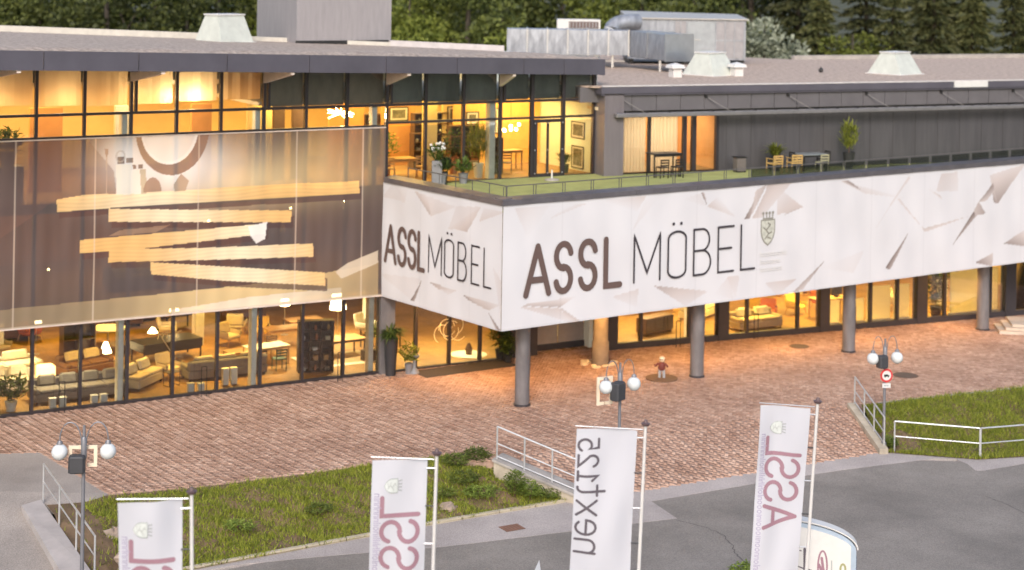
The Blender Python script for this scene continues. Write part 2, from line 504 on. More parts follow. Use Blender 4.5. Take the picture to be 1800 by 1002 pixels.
def lay_pavers(name, poly, zf, parent, cell=.125, gap=.007):
    ang = .5274 + PI / 4 + .12
    ca, sa = math.cos(ang), math.sin(ang)
    P = np.array(poly); lo, hi = P.min(0), P.max(0); c0 = (lo + hi) / 2; R = np.hypot(*(hi - lo)) / 2 / cell
    n = int(R / 1.2) + 4
    i, j = np.meshgrid(np.arange(-int(R * 1.5), int(R * 1.5)), np.arange(-n, n)); i, j = i.ravel(), j.ravel()
    bx, by = i + 2 * j, i - 2 * j
    out = []
    for (ox, oy, w, h) in ((0, 0, 2, 1), (2, -1, 1, 2)):
        x0, y0 = (bx + ox) * cell, (by + oy) * cell
        cx, cy = x0 + w * cell / 2, y0 + h * cell / 2
        X, Y = c0[0] + cx * ca - cy * sa, c0[1] + cx * sa + cy * ca
        k = inside(X, Y, poly)
        out.append((X[k], Y[k], np.full(k.sum(), w * cell / 2 - gap / 2), np.full(k.sum(), h * cell / 2 - gap / 2)))
    X, Y, hw, hh = [np.concatenate([o[q] for o in out]) for q in range(4)]
    n = len(X); V = np.zeros((n, 8, 3))
    dz = NP.uniform(-.004, .004, n); tx, ty = NP.normal(0, .012, n), NP.normal(0, .012, n)
    for q, (sx, sy) in enumerate(((-1, -1), (1, -1), (1, 1), (-1, 1))):
        lx, ly = sx * hw, sy * hh
        x, y = X + lx * ca - ly * sa, Y + lx * sa + ly * ca
        z = zf(x, y) + dz + lx * tx + ly * ty
        V[:, q] = np.stack([x, y, z], 1); V[:, q + 4] = np.stack([x, y, z - .03], 1)
    base = (np.arange(n) * 8)[:, None]
    fs = np.concatenate([base + np.array([f]) for f in ((0, 1, 2, 3), (4, 5, 1, 0), (5, 6, 2, 1), (6, 7, 3, 2), (7, 4, 0, 3))])
    o = mesh_from(name, V.reshape(-1, 3), fs, PAVER, parent)
    tag(o, 'small reddish clay paving blocks laid in herringbone', kind='stuff')
lay_pavers('paving_blocks', court, lambda x, y: 0 * x, plaza)
lay_pavers('paving_blocks', ramp, zramp, rampo)

# access road on the left with its low edge wall
acc = [(-40, 52.2, 0), (-30, 53.2, 0), (-16.18, 55.22, 0), (-14.87, 55.43, 0), (-11.78, 51.25, 0)] + [tuple(G(150, 882, 0)), tuple(G(72, 880, 0)), tuple(G(165, 1030, ZR + .25)), tuple(G(-200, 1030, ZR + .25)), (-40, 46, 0)]
ZA = {}
def zacc(x, y): return 0.0 if y > 51.0 else max(ZR + .2, -(51.0 - y) * .17)
struct(MB().prism([p[:2] for p in acc], lambda x, y: zacc(x, y) - .3, lambda x, y: zacc(x, y) - .004).build('access_road', ACCS))
edge = thing('edge_wall', 'low concrete edge strip beside the leftmost railing', 'wall')
e0, e1, e2, e3 = G(38, 888, .02), G(72, 878, .02), G(168, 1015, -.45), G(112, 1015, -.45)
MB().add([tuple(p) for p in (e0, e3, e2, e1)] + [(p.x, p.y, p.z - .9) for p in (e0, e3, e2, e1)], [(0, 1, 2, 3), (7, 6, 5, 4), (0, 4, 5, 1), (1, 5, 6, 2), (2, 6, 7, 3), (3, 7, 4, 0)]).build('coping', mat('pale_concrete', (.42, .38, .36), .85, 0, .15, 1.2, .3, 30), edge)

# grass banks: lofts between the court edge and the kerb
def resample(pl, n):
    pl = [Vector(p) for p in pl]; ds = [0]
    for a, b in zip(pl, pl[1:]): ds.append(ds[-1] + (b - a).length)
    out = []
    for k in range(n):
        t = ds[-1] * k / (n - 1); i = max(0, min(len(pl) - 2, next((q for q in range(len(ds) - 1) if ds[q + 1] >= t - 1e-9), len(pl) - 2)))
        out.append(pl[i].lerp(pl[i + 1], (t - ds[i]) / max(1e-9, ds[i + 1] - ds[i])))
    return out
def bank(name, top, bot, label, seed, nb, bare):
    r = np.random.default_rng(seed); n, mm = 70, 26
    T, Bm = resample(top, n), resample(bot, n)
    g = np.zeros((n, mm, 3))
    for i in range(n):
        for j in range(mm):
            t = j / (mm - 1); p = T[i].lerp(Bm[i], t)
            z = T[i].z + (Bm[i].z - T[i].z) * (t * t * (3 - 2 * t))
            wob = .10 * math.sin(i * .45 + j * .3) * math.sin(j * .5) + .05 * math.sin(i * 1.3 - j * .9)
            g[i, j] = (p.x, p.y, z + wob * min(1, 4 * t * (1 - t)) - .01)
    root = thing(name, label, 'bank')
    fs = [(i * mm + j, i * mm + j + 1, (i + 1) * mm + j + 1, (i + 1) * mm + j) for i in range(n - 1) for j in range(mm - 1)]
    struct_o = mesh_from('soil', g.reshape(-1, 3), fs, mat('bank_soil', (.16, .105, .06), .95, 0, .35, 2.2, .6, 20), root)
    # blades
    i = r.uniform(0, n - 1.001, nb); j = r.uniform(0, mm - 1.001, nb)
    u = i / (n - 1); t = j / (mm - 1)
    keep = np.ones(nb, bool)
    for (bu, bt, ru, rt, pr) in bare:
        keep &= ~((((u - bu) / ru) ** 2 + ((t - bt) / rt) ** 2 < 1) & (r.random(nb) < pr))
    i, j = i[keep], j[keep]; nb = len(i)
    ii, jj = i.astype(int), j.astype(int); fi, fj = (i - ii)[:, None], (j - jj)[:, None]
    P = (g[ii, jj] * (1 - fi) + g[ii + 1, jj] * fi) * (1 - fj) + (g[ii, jj + 1] * (1 - fi) + g[ii + 1, jj + 1] * fi) * fj
    clump = .5 + .5 * np.sin(P[:, 0] * 2.1 + 1.7 * np.sin(P[:, 1] * 1.3)) * np.sin(P[:, 1] * 2.4)
    h = r.uniform(.05, .13, nb) * (.7 + .9 * clump); a = r.uniform(0, 2 * PI, nb); w = r.uniform(.010, .022, nb)
    lean = r.normal(0, .06, (nb, 2))
    d = np.stack([np.cos(a) * w, np.sin(a) * w, 0 * w], 1)
    tip = P + np.stack([lean[:, 0], lean[:, 1], h], 1)
    V = np.stack([P - d, P + d, tip], 1).reshape(-1, 3)
    o = mesh_from('grass', V, np.arange(nb * 3).reshape(-1, 3), leafmat('grass_blade', (.11, .15, .016), (.38, .40, .05), .35), root)
    tag(o, 'short green grass', kind='stuff')
    return g
ltop = pts([(82, 887), (150, 882), (190, 870), (345, 857), (660, 817), (770, 805)], 0) + [tuple(G(815, 806, -.12)), tuple(G(858, 826, -.62))]
lbot = pts([(160, 1040), (345, 999), (600, 951), (770, 919), (1000, 880)], ZR + .04)
gl_ = bank('grass_bank', ltop, lbot, 'left grass bank between the brick forecourt and the pale kerb strip', 3, 42000,
     [(.02, .6, .06, .8, .9), (.0, .2, .05, .3, .6), (.70, .5, .03, .3, .6), (.86, .8, .05, .2, .7), (.40, .93, .05, .15, .6), (.2, .02, .5, .05, .8), (.74, .9, .03, .2, .7)])
rtop = pts([(1515, 714), (1556, 709), (1650, 697), (1800, 681), (1960, 664)], 0)
rbot = pts([(1552, 796), (1562, 795), (1640, 801), (1720, 807), (1800, 802), (1960, 784)], ZR + .03)
gr_ = bank('grass_bank', rtop, rbot, 'right grass bank behind the grey two-rail fence', 5, 42000, [(.05, .75, .12, .2, .85), (.02, .9, .06, .2, .7), (.3, .9, .2, .08, .5)])

# kerb stones under the left bank
kb = thing('kerb', 'pale kerb line at the foot of the left grass bank', 'kerb')
KERB = mat('kerb_stone', (.46, .40, .30), .85, 0, .15, 3)
kp = resample(pts([(150, 1038), (340, 1001.5), (600, 953), (770, 921), (1004, 881.5)], ZR), 13)
for a, b in zip(kp, kp[1:]):
    d = (b - a).normalized(); n = Vector((-d.y, d.x, 0))
    a2, b2 = a + d * .02, b - d * .02
    q = [a2, b2, b2 + n * .12, a2 + n * .12]
    MB().add([(p.x, p.y, ZR - .1) for p in q] + [(p.x, p.y, ZR + .09) for p in q], [(3, 2, 1, 0), (4, 5, 6, 7), (0, 1, 5, 4), (1, 2, 6, 5), (2, 3, 7, 6), (3, 0, 4, 7)]).build('kerb_stone', KERB, kb)
# edge line between brick court and grass, right side
eb = thing('court_edging', 'thin stone edging between the forecourt and the right grass bank', 'kerb')
ep = resample(pts([(1545, 710), (1650, 698), (1800, 682), (1960, 665)], 0), 10)
for a, b in zip(ep, ep[1:]):
    d = (b - a).normalized(); n = Vector((-d.y, d.x, 0)); a2, b2 = a + d * .01, b - d * .01
    q = [a2, b2, b2 + n * .10, a2 + n * .10]
    MB().add([(p.x, p.y, -.2) for p in q] + [(p.x, p.y, .03) for p in q], [(3, 2, 1, 0), (4, 5, 6, 7), (0, 1, 5, 4), (1, 2, 6, 5), (2, 3, 7, 6), (3, 0, 4, 7)]).build('edging_stone', CONC, eb)

# ------------------------------------------------------------------ the store building
store = thing('furniture_store', 'long glass-fronted furniture store with grey fascia and lit showrooms', 'building', FA.M)
U0, U1 = -6.0, 27.35                 # long wing in u
def bA(): return MB(FA.M)
def bR(): return MB(FR.M)
bA().box((U0, .15, -.3), (U1, 16.2, .0)).build('showroom_floor', CARPET, store)
SLAB = mat('slab_edge', (.30, .27, .24), .7)
bA().box((U0, .25, 3.28), (U1, 16.2, 3.65)).build('upper_floor', mat('showroom_boards', (.36, .21, .10), .6, 0, .2, 3), store)
bA().box((U0, .25, 6.93), (U1, 16.2, 7.30)).build('top_floor', MATS['showroom_boards'], store)
YW = mat('warm_wall', (.78, .60, .30), .85, 0, .10, .8)
OW = mat('ochre_wall', (.62, .30, .10), .85, 0, .15, .8)
bA().box((U0, 16.0, 0), (U1, 16.2, 3.28)).build('back_wall', mat('umber_wall', (.13, .065, .025), .85, 0, .3, .7), store)
bA().box((U0, 9.0, 3.65), (U1, 9.2, 6.93)).build('back_wall', OW, store)
bA().box((U0, 10.0, 7.3), (U1, 10.2, 12.0)).build('back_wall', YW, store)
bA().box((U0 - .2, .2, 0), (U0, 16.2, 12)).build('side_wall', YW, store)
bA().box((U1, .25, 0), (U1 + .2, 12, 12)).build('side_wall', mat('pale_green_wall', (.80, .86, .80), .85, 0, .06, .8), store)
bA().box((12.7, .9, 10.46), (U1, 10.0, 10.6)).build('ceiling', WHITE, store)
bA().box((U0, .9, 11.35), (12.7, 10.0, 11.5)).build('ceiling', CREAM, store)

# mullion grid
MU = [2.38 - 1.7 * 5 + 1.7 * k for k in range(18)]
MU = [u for u in MU if u > U0] + [24.27, 25.77, 27.28]
def roofz(u): return 13.01 - .0335 * u
def eave(u): return -4.6 + .153 * u      # the eave stands further out at the left
for u in MU:
    thick = .055 if u < 23 else .07
    main = abs((u - 2.38) / 5.1 - round((u - 2.38) / 5.1)) < .02
    bA().box((u - thick, -.02, 7.3), (u + thick, .14, roofz(u) - .62)).build('mullion', MUL, store)
    if main and u < 27:
        bA().box((u + .13, -.02, 10.45), (u + .22, .14, roofz(u) - 1.0)).build('mullion', MUL, store)
    if u < 17.6:
        bA().box((u - thick, -.02, .0), (u + thick, .14, 7.3)).build('mullion', MUL, store)
for z, t, u0, u1 in ((10.42, .05, U0, U1), (9.73, .045, 17.6, U1), (7.22, .10, U0, U1), (3.44, .18, U0, 17.6), (3.06, .05, U0, 17.6), (.05, .05, U0, 17.6), (9.62, .04, U0, 17.6)):
    zz = z
    bA().box((u0, .0, zz - t), (u1, .12, zz + t)).build('transom', MUL, store)
cols_ = sorted(MU)
if U0 not in cols_: cols_ = [U0] + cols_
pane_rows = [(.1, 3.01), (3.62, 7.12), (7.32, 9.58), (9.66, 10.37), (10.47, 11.9)]
for a, b in zip(cols_, cols_[1:]):
    for (z0, z1) in pane_rows:
        if z0 < 7 and b > 17.7: continue
        bA().box((a + .056, .03, z0), (b - .056, .045, z1 if z1 < 11 else roofz(b) - .66)).build('window_pane', GLASS, store)

# top row: lit roller blinds at the left, added boards toned like dull glass reflections further right
BLIND = cloth('roller_blind_cloth', (.88, .66, .38), .6)
REFLB = mat('reflection_board', (.145, .15, .14), .3, 0, .45, .9, stretch=(1, 1, .4))
for a, b in zip(cols_, cols_[1:]):
    if b < 12.8:
        n = 10; vs, fs = [], []
        for i in range(n + 1):
            x = a + .06 + (b - a - .12) * i / n; y = .34 + .02 * math.sin(i * 1.9 + a)
            vs += [(x, y, 10.72 + .05 * math.sin(a * 3)), (x, y, roofz(b) - .66)]
        for i in range(n): fs.append((2 * i, 2 * i + 2, 2 * i + 3, 2 * i + 1))
        bA().add(vs, fs).build('roller_blind', BLIND, store)
    else:
        bA().box((a + .06, .28, 10.47), (b - .06, .32, roofz(b) - .66)).build('reflection_board', mat('reflection_board_warm', (.25, .195, .145), .3, 0, .4, .9, stretch=(1, 1, .4)) if b < 17.8 else REFLB, store)
# white inner columns just behind the glass
BRW = mat('bright_white', (.86, .85, .80), .55)
bA().rbox((22.35, .16, 7.3), (22.64, .5, 10.45), .03).build('inner_column', BRW, store)
for u in (2.38, 7.48, 12.58, 17.42):
    bA().rbox((u - .30, .16, .0), (u - .08, .5, 3.28), .03).build('inner_column', BRW, store)
    bA().rbox((u - .30, .16, 7.3), (u - .08, .5, 10.45), .03).build('inner_column', BRW, store)
for u, n in ((13.0, 7.9), (5.2, 9.5), (20.6, 7.5)):
    bA().rbox((u - .2, n - .2, .0), (u + .2, n + .2, 3.28), .03).build('inner_column', BRW, store)

# roof of the long wing
far = [(-6, 19), (6.1, 13.8), (14.4, 11.5), (21.8, 8.2), (26.0, 5.4), (27.5, 4.6)]
poly = [(U0, eave(U0) + .05), (27.48, eave(27.48) + .05)] + far[::-1]
bA().prism(poly, lambda u, n: roofz(u) - .25, lambda u, n: roofz(u) - .02 + (.03 * math.sin(u * 3))).build('roof_surface', GRAV, store)
bA().prism([(U0, eave(U0) + .06), (27.46, eave(27.46) + .06), (27.46, .25), (U0, .25)], lambda u, n: roofz(u) - .60, lambda u, n: roofz(u) - .56).build('eave_soffit', GREYP, store)
pj = [-6, -3.4, 0, 3.2, 6.55, 9.9, 13.25, 16.6, 19.9, 23.2, 25.3, 27.5]
for a, b in zip(pj, pj[1:]):
    a2, b2 = a + .012, b - .012
    bA().add([(a2, eave(a2), roofz(a2) - .64), (b2, eave(b2), roofz(b2) - .64), (b2, eave(b2) + .04, roofz(b2) - .64), (a2, eave(a2) + .04, roofz(a2) - .64), (a2, eave(a2), roofz(a2)), (b2, eave(b2), roofz(b2)), (b2, eave(b2) + .1, roofz(b2)), (a2, eave(a2) + .1, roofz(a2))],
             [(0, 3, 2, 1), (4, 5, 6, 7), (0, 1, 5, 4), (1, 2, 6, 5), (2, 3, 7, 6), (3, 0, 4, 7)]).build('fascia_panel', FASC, store)
    bA().box((b - .05, eave(b) - .02, roofz(b) - .635), (b - .02, eave(b) - .006, roofz(b) - .01)).build('fascia_cover_strip', FASC, store)
bA().box((27.42, eave(27.4) + .02, roofz(27.4) - .66), (27.52, 4.5, roofz(27.4) - .005)).build('fascia_panel', FASC, store)
# gravel heaped unevenly behind the fascia, light flashing along the far roof edge
gvs, gfs = [], []
for i in range(140):
    u = U0 + (27.3 - U0) * i / 139
    h = .05 + .06 * abs(math.sin(u * 2.7) * math.sin(u * .9 + 1)) + .03 * rnd.random()
    gvs += [(u, eave(u) + .12, roofz(u) + .005), (u, eave(u) + .5, roofz(u) + h), (u, eave(u) + 1.4, roofz(u) + .02)]
for i in range(139):
    k = 3 * i; gfs += [(k, k + 3, k + 4, k + 1), (k + 1, k + 4, k + 5, k + 2)]
tag(bA().add(gvs, gfs).build('gravel_edge', GRAV, store, True), kind='stuff')
mat('cream_upstand', (.52, .49, .43), .6)
for (p, q, h, mt) in ((far[1], far[2], .22, MATS['cream_upstand']), (far[2], far[3], .16, MATS['cream_upstand']), (far[3], far[4], .25, mat('sheet_upstand', (.48, .45, .45), .5, .2)), (far[0], far[1], .25, BLACK)):
    bA().add([(p[0], p[1], roofz(p[0]) - .1), (q[0], q[1], roofz(q[0]) - .1), (q[0], q[1] + .15, roofz(q[0]) - .1), (p[0], p[1] + .15, roofz(p[0]) - .1),
              (p[0], p[1], roofz(p[0]) + h), (q[0], q[1], roofz(q[0]) + h), (q[0], q[1] + .15, roofz(q[0]) + h), (p[0], p[1] + .15, roofz(p[0]) + h)],
             [(0, 3, 2, 1), (4, 5, 6, 7), (0, 1, 5, 4), (1, 2, 6, 5), (2, 3, 7, 6), (3, 0, 4, 7)]).build('roof_upstand', mt, store)
# tapered white beams under the eave, light from inside put into their peach colour
for u in (-2.72, 2.38, 7.48, 12.58, 17.68, 22.76):
    zt = roofz(u) - .605; e = eave(u) + .06
    bA().add([(u - .07, e, zt), (u + .07, e, zt), (u + .07, e, zt - .12), (u - .07, e, zt - .12), (u - .07, .0, zt), (u + .07, .0, zt), (u + .07, .0, zt - .60), (u - .07, .0, zt - .60)],
             [(0, 3, 2, 1), (4, 5, 6, 7), (0, 1, 5, 4), (1, 2, 6, 5), (2, 3, 7, 6), (3, 0, 4, 7)]).build('eave_beam', PEACH, store)
# roof-top stair tower
TW = mat('tower_cladding', (.30, .28, .285), .6, .1, .10, 1.5, stretch=(4, 4, .5))
tu, tz = FA.W(521, 77, 9.0); tu2, _ = FA.W(687, 80, 9.0)
bA().box((tu, 9.0, 11.9), (tu2, 13.6, 17.5)).build('stair_tower', TW, store)
bA().box((tu - .03, 8.97, 11.9), (tu2 + .03, 9.05, roofz(20) + .16)).build('tower_base_shade', BLACK, store)  # black strip standing in for the shadow under the tower

# ground floor under the terrace: entrance glass and panels
for a, b in zip((17.62, 19.1, 20.6, 22.0), (19.1, 20.6, 22.0, 23.0)):
    bA().box((a + .05, .03, .06), (b - .05, .045, 3.0)).build('window_pane', GLASS, store)
    bA().box((b - .06, -.03, 0), (b + .06, .14, 3.04)).build('mullion', MUL, store)
bA().box((17.6, -.02, 0), (23.0, .12, .06)).build('threshold', DARK, store)
bA().box((23.0, .02, 0), (24.7, .2, 3.04)).build('wall_panel', DARK, store)
PANEL = mat('grey_service_panel', (.30, .27, .26), .6, 0, .08)
for a, b in ((24.72, 26.05), (26.1, 27.35)):
    bA().box((a, .66, .25), (b, .72, 3.04)).build('wall_panel', PANEL, store)
bA().box((24.7, .60, 0), (27.4, .72, .25)).build('plinth', DARK, store)
bA().box((24.6, .15, 0), (24.72, .72, 3.04)).build('wall_panel', DARK, store)

# ---------------- right wing
RW0, RW1 = -.9, 25.0
bR().box((RW0, .25, -.3), (RW1, 13, 0.0)).build('showroom_floor', CARPET, store)
bR().box((RW0, 12.6, 0), (RW1, 12.8, 3.3)).build('back_wall', YW, store)
bR().box((RW0, .30, 3.04), (RW1, 13, 7.3)).build('storey_core', GREYW, store)
bR().box((RW0 - .1, .3, 0), (RW0 + .05, 12.6, 3.04)).build('side_wall', YW, store)
bR().box((RW1, .3, 0), (RW1 + .2, 13, 10.9)).build('side_wall', YW, store)
piers = [(-.95, -.39), (4.47, 4.98), (9.65, 10.15), (14.87, 15.44), (19.9, 20.5), (25, 25.5)]
thin = [.74, 3.07, 5.93, 8.52, 12.37, 13.83, 16.46, 19.06, 22.5]
for a, b in piers: bR().box((a, -.08, 0), (b, .3, 3.04)).build('pier', DARK, store)
for u in thin: bR().box((u - .06, -.04, .25), (u + .06, .14, 3.04)).build('mullion', DARK, store)
bR().box((-.4, -.05, 0), (25, .2, .24)).build('plinth', DARK, store)
edges = sorted([(u - .06, u + .06) for u in thin] + piers)
for (a0, a1), (b0, b1) in zip(edges, edges[1:]):
    bR().box((a1, .04, .25), (b0, .055, 3.02)).build('window_pane', GLASS, store)
# upper storey of the right wing
bR().box((-1.36, -.42, 7.3), (-.46, 2.2, 10.98)).build('corner_pier', mat('corner_cladding', (.17, .15, .155), .55, .2, .1, 1.5, stretch=(4, 4, .4)), store)
bR().box((4.36, .02, 7.3), (RW1, .2, 9.96)).build('clad_wall', GREYW, store)
u = 4.75
while u < RW1:
    bR().box((u - .012, .0, 7.32), (u + .012, .018, 9.94)).build('standing_seam', GREYW, store)
    u += 1.24
for a, b in ((1.0 - .05, 1.05), (2.62, 2.78), (3.05, 3.25), (4.22, 4.36), (-.46, -.34)):
    bR().box((a, -.02, 7.3), (b, .16, 9.75)).build('mullion', MUL, store)
for a, b in ((-.34, .95), (1.05, 2.62), (2.78, 3.05), (3.25, 4.22)):
    bR().box((a, .05, 7.36), (b, .062, 9.72)).build('window_pane', GLASS, store)
bR().box((-.46, -.02, 9.72), (4.36, .2, 9.97)).build('lintel', DARK, store)
CURT = cloth('cream_curtain', (.90, .80, .64), .5)
for a, b in ((-.3, .95), (1.05, 2.5)):
    vs, fs = [], []; n = 40
    for i in range(n + 1):
        x = a + (b - a) * i / n; y = .32 + .05 * math.sin(i * 1.35)
        vs += [(x, y, 7.33), (x, y, 9.74)]
    for i in range(n): fs.append((2 * i, 2 * i + 2, 2 * i + 3, 2 * i + 1))
    bR().add(vs, fs).build('curtain', CURT, store, True)
bR().box((-.46, 4.0, 7.3), (4.6, 4.1, 10)).build('back_wall', OW, store)
bR().box((4.4, .2, 7.3), (4.5, 4.0, 10)).build('side_wall', OW, store)
bR().box((RW0 - .5, .2, 9.97), (RW1, 4.1, 10.1)).build('ceiling', CREAM, store)
bR().box((RW0, .3, 7.28), (5, 4.0, 7.32)).build('top_floor', CARPET, store)
x = -1.2
while x < RW1:
    bR().box((x + .012, -.30, 9.96), (x + 1.16 - .012, .25, 10.62)).build('fascia_panel', GREYP, store)
    x += 1.16
bR().box((-1.5, -.42, 10.62), (RW1, .2, 10.70)).build('fascia_step', FASC, store)
bR().box((-2.2, .2, 10.3), (RW0, 4, 10.92)).build('fascia_panel', GREYP, store)
bR().box((-1.55, -.47, 10.70), (RW1, .2, 10.97)).build('fascia_band', FASC, store)
bR().prism([(-1.5, -.36), (RW1, -.36), (38, 16.5), (19.0, 16.6), (13.5, 24), (4, 24), (-3, 6), (-2.2, .6)], 10.93, lambda u, n: 10.985 + .0 * u).build('roof_surface', mat('pink_gravel', (.45, .345, .275), .95, 0, .40, 5, 1.0, 14), store)
bR().box((-1.5, -.47, 10.985), (RW1, -.38, 11.03)).build('roof_trim', mat('pale_trim', (.66, .62, .60), .5, .2), store)
bR().box((16.4, -.50, 10.72), (18.3, -.475, 10.99)).build('white_repair_sheet', WHITE, store)
bR().add([(19, 16.5, 10.98), (38, 16.4, 10.98), (38, 16.7, 10.98), (19, 16.8, 10.98), (19, 16.5, 11.2), (38, 16.4, 11.2), (38, 16.7, 11.2), (19, 16.8, 11.2)], [(0, 3, 2, 1), (4, 5, 6, 7), (0, 1, 5, 4), (1, 2, 6, 5), (2, 3, 7, 6), (3, 0, 4, 7)]).build('roof_upstand', CONC, store)
# folded awning rail with its arms
aw = thing('awning', 'folded grey awning rail hung below the right wing roof edge', 'awning', FR.M)
AWN = mat('awning_grey', (.22, .21, .21), .45, .4)
MB(FR.M).rbox((-.95, -.72, 9.72), (RW1, -.42, 9.90), .04).build('rail', AWN, aw)
for x in (-.6, 3.5, 7.6, 11.7, 15.8, 19.9, 24):
    MB(FR.M).bar((x, -.34, 10.50), (x + .95, -.70, 9.92), .026).build('arm', AWN, aw)
    MB(FR.M).cbox((x, -.34, 10.52), (.12, .08, .12)).build('bracket', BLACK, aw)
x = .5
while x < RW1:
    MB(FR.M).cbox((x, -.57, 9.915), (.08, .28, .03)).build('rail_clip', DARK, aw); x += 1.05

# ---------------- projecting terrace block carried on columns
tp = [FC.w(.02, 0), FB.w(.02, .02), FB.w(33, .02), FR.w(25, -.1), FR.w(-.5, -.1), FA.w(27.35, -.02), FA.w(17.9, -.02)]
tp = [(p.x, p.y) for p in tp]
tp = tp[:1] + tp[1:]
MB().prism(tp, 3.06, 7.22).build('terrace_block', mat('soffit_render', (.45, .40, .36), .8, 0, .1), store)
TURF = mat('artificial_turf', (.34, .36, .125), .95, 0, .16, 1.6, .6, 90)
turf = struct(MB().prism(tp, 7.22, 7.30).build('terrace_turf', TURF))
for u in (1.68, 10.06, 18.46, 26.95):
    MB(FB.M).lathe([(.27, 0), (.27, 3.06)], 20, (u, 1.0, 0)).build('column', COLM, store, True)
    MB(FB.M).lathe([(.31, .0), (.31, .05), (.275, .07)], 20, (u, 1.0, 0)).build('column_base', DARK, store)
# coping along the banner top
COP = mat('coping_sheet', (.20, .185, .20), .35, .6, .15, 2)
for F, a, b in ((FB, 0, 33), (FC, .12, LC)):
    ln = b - a; k = max(1, round(ln / 3)); w = ln / k
    for i in range(k):
        s0, s1 = a + i * w + .008, a + (i + 1) * w - .008
        if F is FB and i == 0: s0 = a - .06
        MB(F.M).add([(s0, -.07, 7.47), (s1, -.07, 7.47), (s1, .42, 7.47), (s0, .42, 7.47), (s0, -.07, 7.66), (s1, -.07, 7.66), (s1, .42, 7.72), (s0, .42, 7.72)],
                    [(0, 3, 2, 1), (4, 5, 6, 7), (0, 1, 5, 4), (1, 2, 6, 5), (2, 3, 7, 6), (3, 0, 4, 7)]).build('coping', COP, store)
# inner column by the entrance, the warm light on it put into its tan colour
ic = G(1055, 640)
MB().lathe([(.34, 0), (.34, .9), (.30, .95), (.30, 3.06)], 20, (ic.x, ic.y, 0)).build('column', mat('warm_lit_column', (.27, .215, .16), .8, 0, .15, 3), store, True)
st = MB()  # pale stones added where light falls on the column foot
for k in range(26):
    a = rnd.random() * 2 * PI; r_ = .45 + .35 * rnd.random()
    st.ball((ic.x + r_ * math.cos(a), ic.y + r_ * math.sin(a), .03), .09 + .05 * rnd.random(), 7, .5)
tag(st.build('foot_light_patch', mat('foot_light_tone', (.62, .52, .38), .9), None), 'pale pebbles added as the patch of light round the column foot', 'pebbles')

# ------------------------------------------------------------------ printed banners
def paint_grid(nu, nz, base):
    return np.tile(np.array(base, float), (nu, nz, 1))
def pxpoly(F, pl, off): return [F.W(x, y, off) for x, y in pl]
def grid_sheet(name, F, u0, u1, zb, zt, nu, nz, C, m, off, parent, wave=None):
    U = np.linspace(u0, u1, nu); Tz = np.linspace(0, 1, nz)
    V = np.zeros((nu, nz, 3))
    for i, u in enumerate(U):
        b, t = zb(u), zt(u)
        for j in range(nz): V[i, j] = (u, off, b + (t - b) * Tz[j])
    if wave is not None: V[:, :, 1] += wave(V[:, :, 0], V[:, :, 2])
    Mi = WM[parent.name].inverted() @ F.M
    R = np.array(Mi.to_3x3()); T = np.array(Mi.translation)
    P = V.reshape(-1, 3) @ R.T + T
    k = np.arange(nu * nz).reshape(nu, nz)
    q = np.stack([k[:-1, :-1], k[1:, :-1], k[1:, 1:], k[:-1, 1:]], -1).reshape(-1, 4)
    o = mesh_from(name, P, q, m, parent)
    at_ = o.data.color_attributes.new('print', 'FLOAT_COLOR', 'POINT')
    rgba = np.ones((nu * nz, 4), np.float32); rgba[:, :3] = np.clip(C.reshape(-1, 3), 0, 1)
    at_.data.foreach_set('color', rgba.ravel())
    return o
def mixc(C, mask, col):
    C[:] = C * (1 - mask[..., None]) + np.array(col, float) * mask[..., None]

# --- mesh banner with the shelf picture on the long front
mbn = thing('mesh_banner', 'see-through printed mesh banner showing wooden shelf boards and a round mirror', 'banner', FA.M)
NU, NZ, OFF = 760, 260, -.16
mu0, mu1 = -4.0, 17.55
zb = lambda u: 3.04 + .0 * u
zt = lambda u: 9.60
Ug, Zg = np.meshgrid(np.linspace(mu0, mu1, NU), np.linspace(3.04, 9.60, NZ), indexing='ij')
C = paint_grid(NU, NZ, (.112, .088, .084))
st_ = .06 * np.sin(Ug * 5.1 + 1.2 * np.sin(Ug * 1.7)) + .05 * np.sin(Ug * 13.7) + .05 * np.sin(Zg * 2.2 + Ug * .6)
C *= (1 + st_)[..., None]
def P_(pl): return inside(Ug, Zg, pxpoly(FA, pl, OFF))
def glowat(px, py, ru, rz, amt, col):
    u, z = FA.W(px, py, OFF)
    d = ((Ug - u) / ru) ** 2 + ((Zg - z) / rz) ** 2
    mixc(C, amt * np.exp(-d), col)
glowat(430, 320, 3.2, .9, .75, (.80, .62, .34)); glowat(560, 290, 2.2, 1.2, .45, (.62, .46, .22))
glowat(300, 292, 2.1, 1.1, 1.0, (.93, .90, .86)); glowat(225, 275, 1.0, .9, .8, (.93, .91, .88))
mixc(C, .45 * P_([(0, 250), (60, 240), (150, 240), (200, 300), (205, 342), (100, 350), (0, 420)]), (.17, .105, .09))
# lower light band
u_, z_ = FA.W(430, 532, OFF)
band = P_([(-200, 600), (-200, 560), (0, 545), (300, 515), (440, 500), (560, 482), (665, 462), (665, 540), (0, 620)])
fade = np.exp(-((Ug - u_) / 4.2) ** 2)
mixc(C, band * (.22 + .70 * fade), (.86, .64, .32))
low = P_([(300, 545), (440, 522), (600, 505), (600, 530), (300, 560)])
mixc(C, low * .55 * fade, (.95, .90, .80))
planks = [[(100, 351), (145, 343), (300, 336), (450, 326), (632, 318), (632, 340), (450, 350), (190, 366), (100, 373)],
          [(192, 367), (350, 369), (513, 370), (511, 391), (300, 390), (191, 390)],
          [(140, 422), (300, 408), (468, 393), (466, 411), (250, 437), (140, 445)],
          [(192, 438), (350, 436), (550, 428), (551, 451), (400, 456), (190, 461)],
          [(265, 461), (420, 470), (571, 479), (571, 502), (400, 494), (265, 482)]]
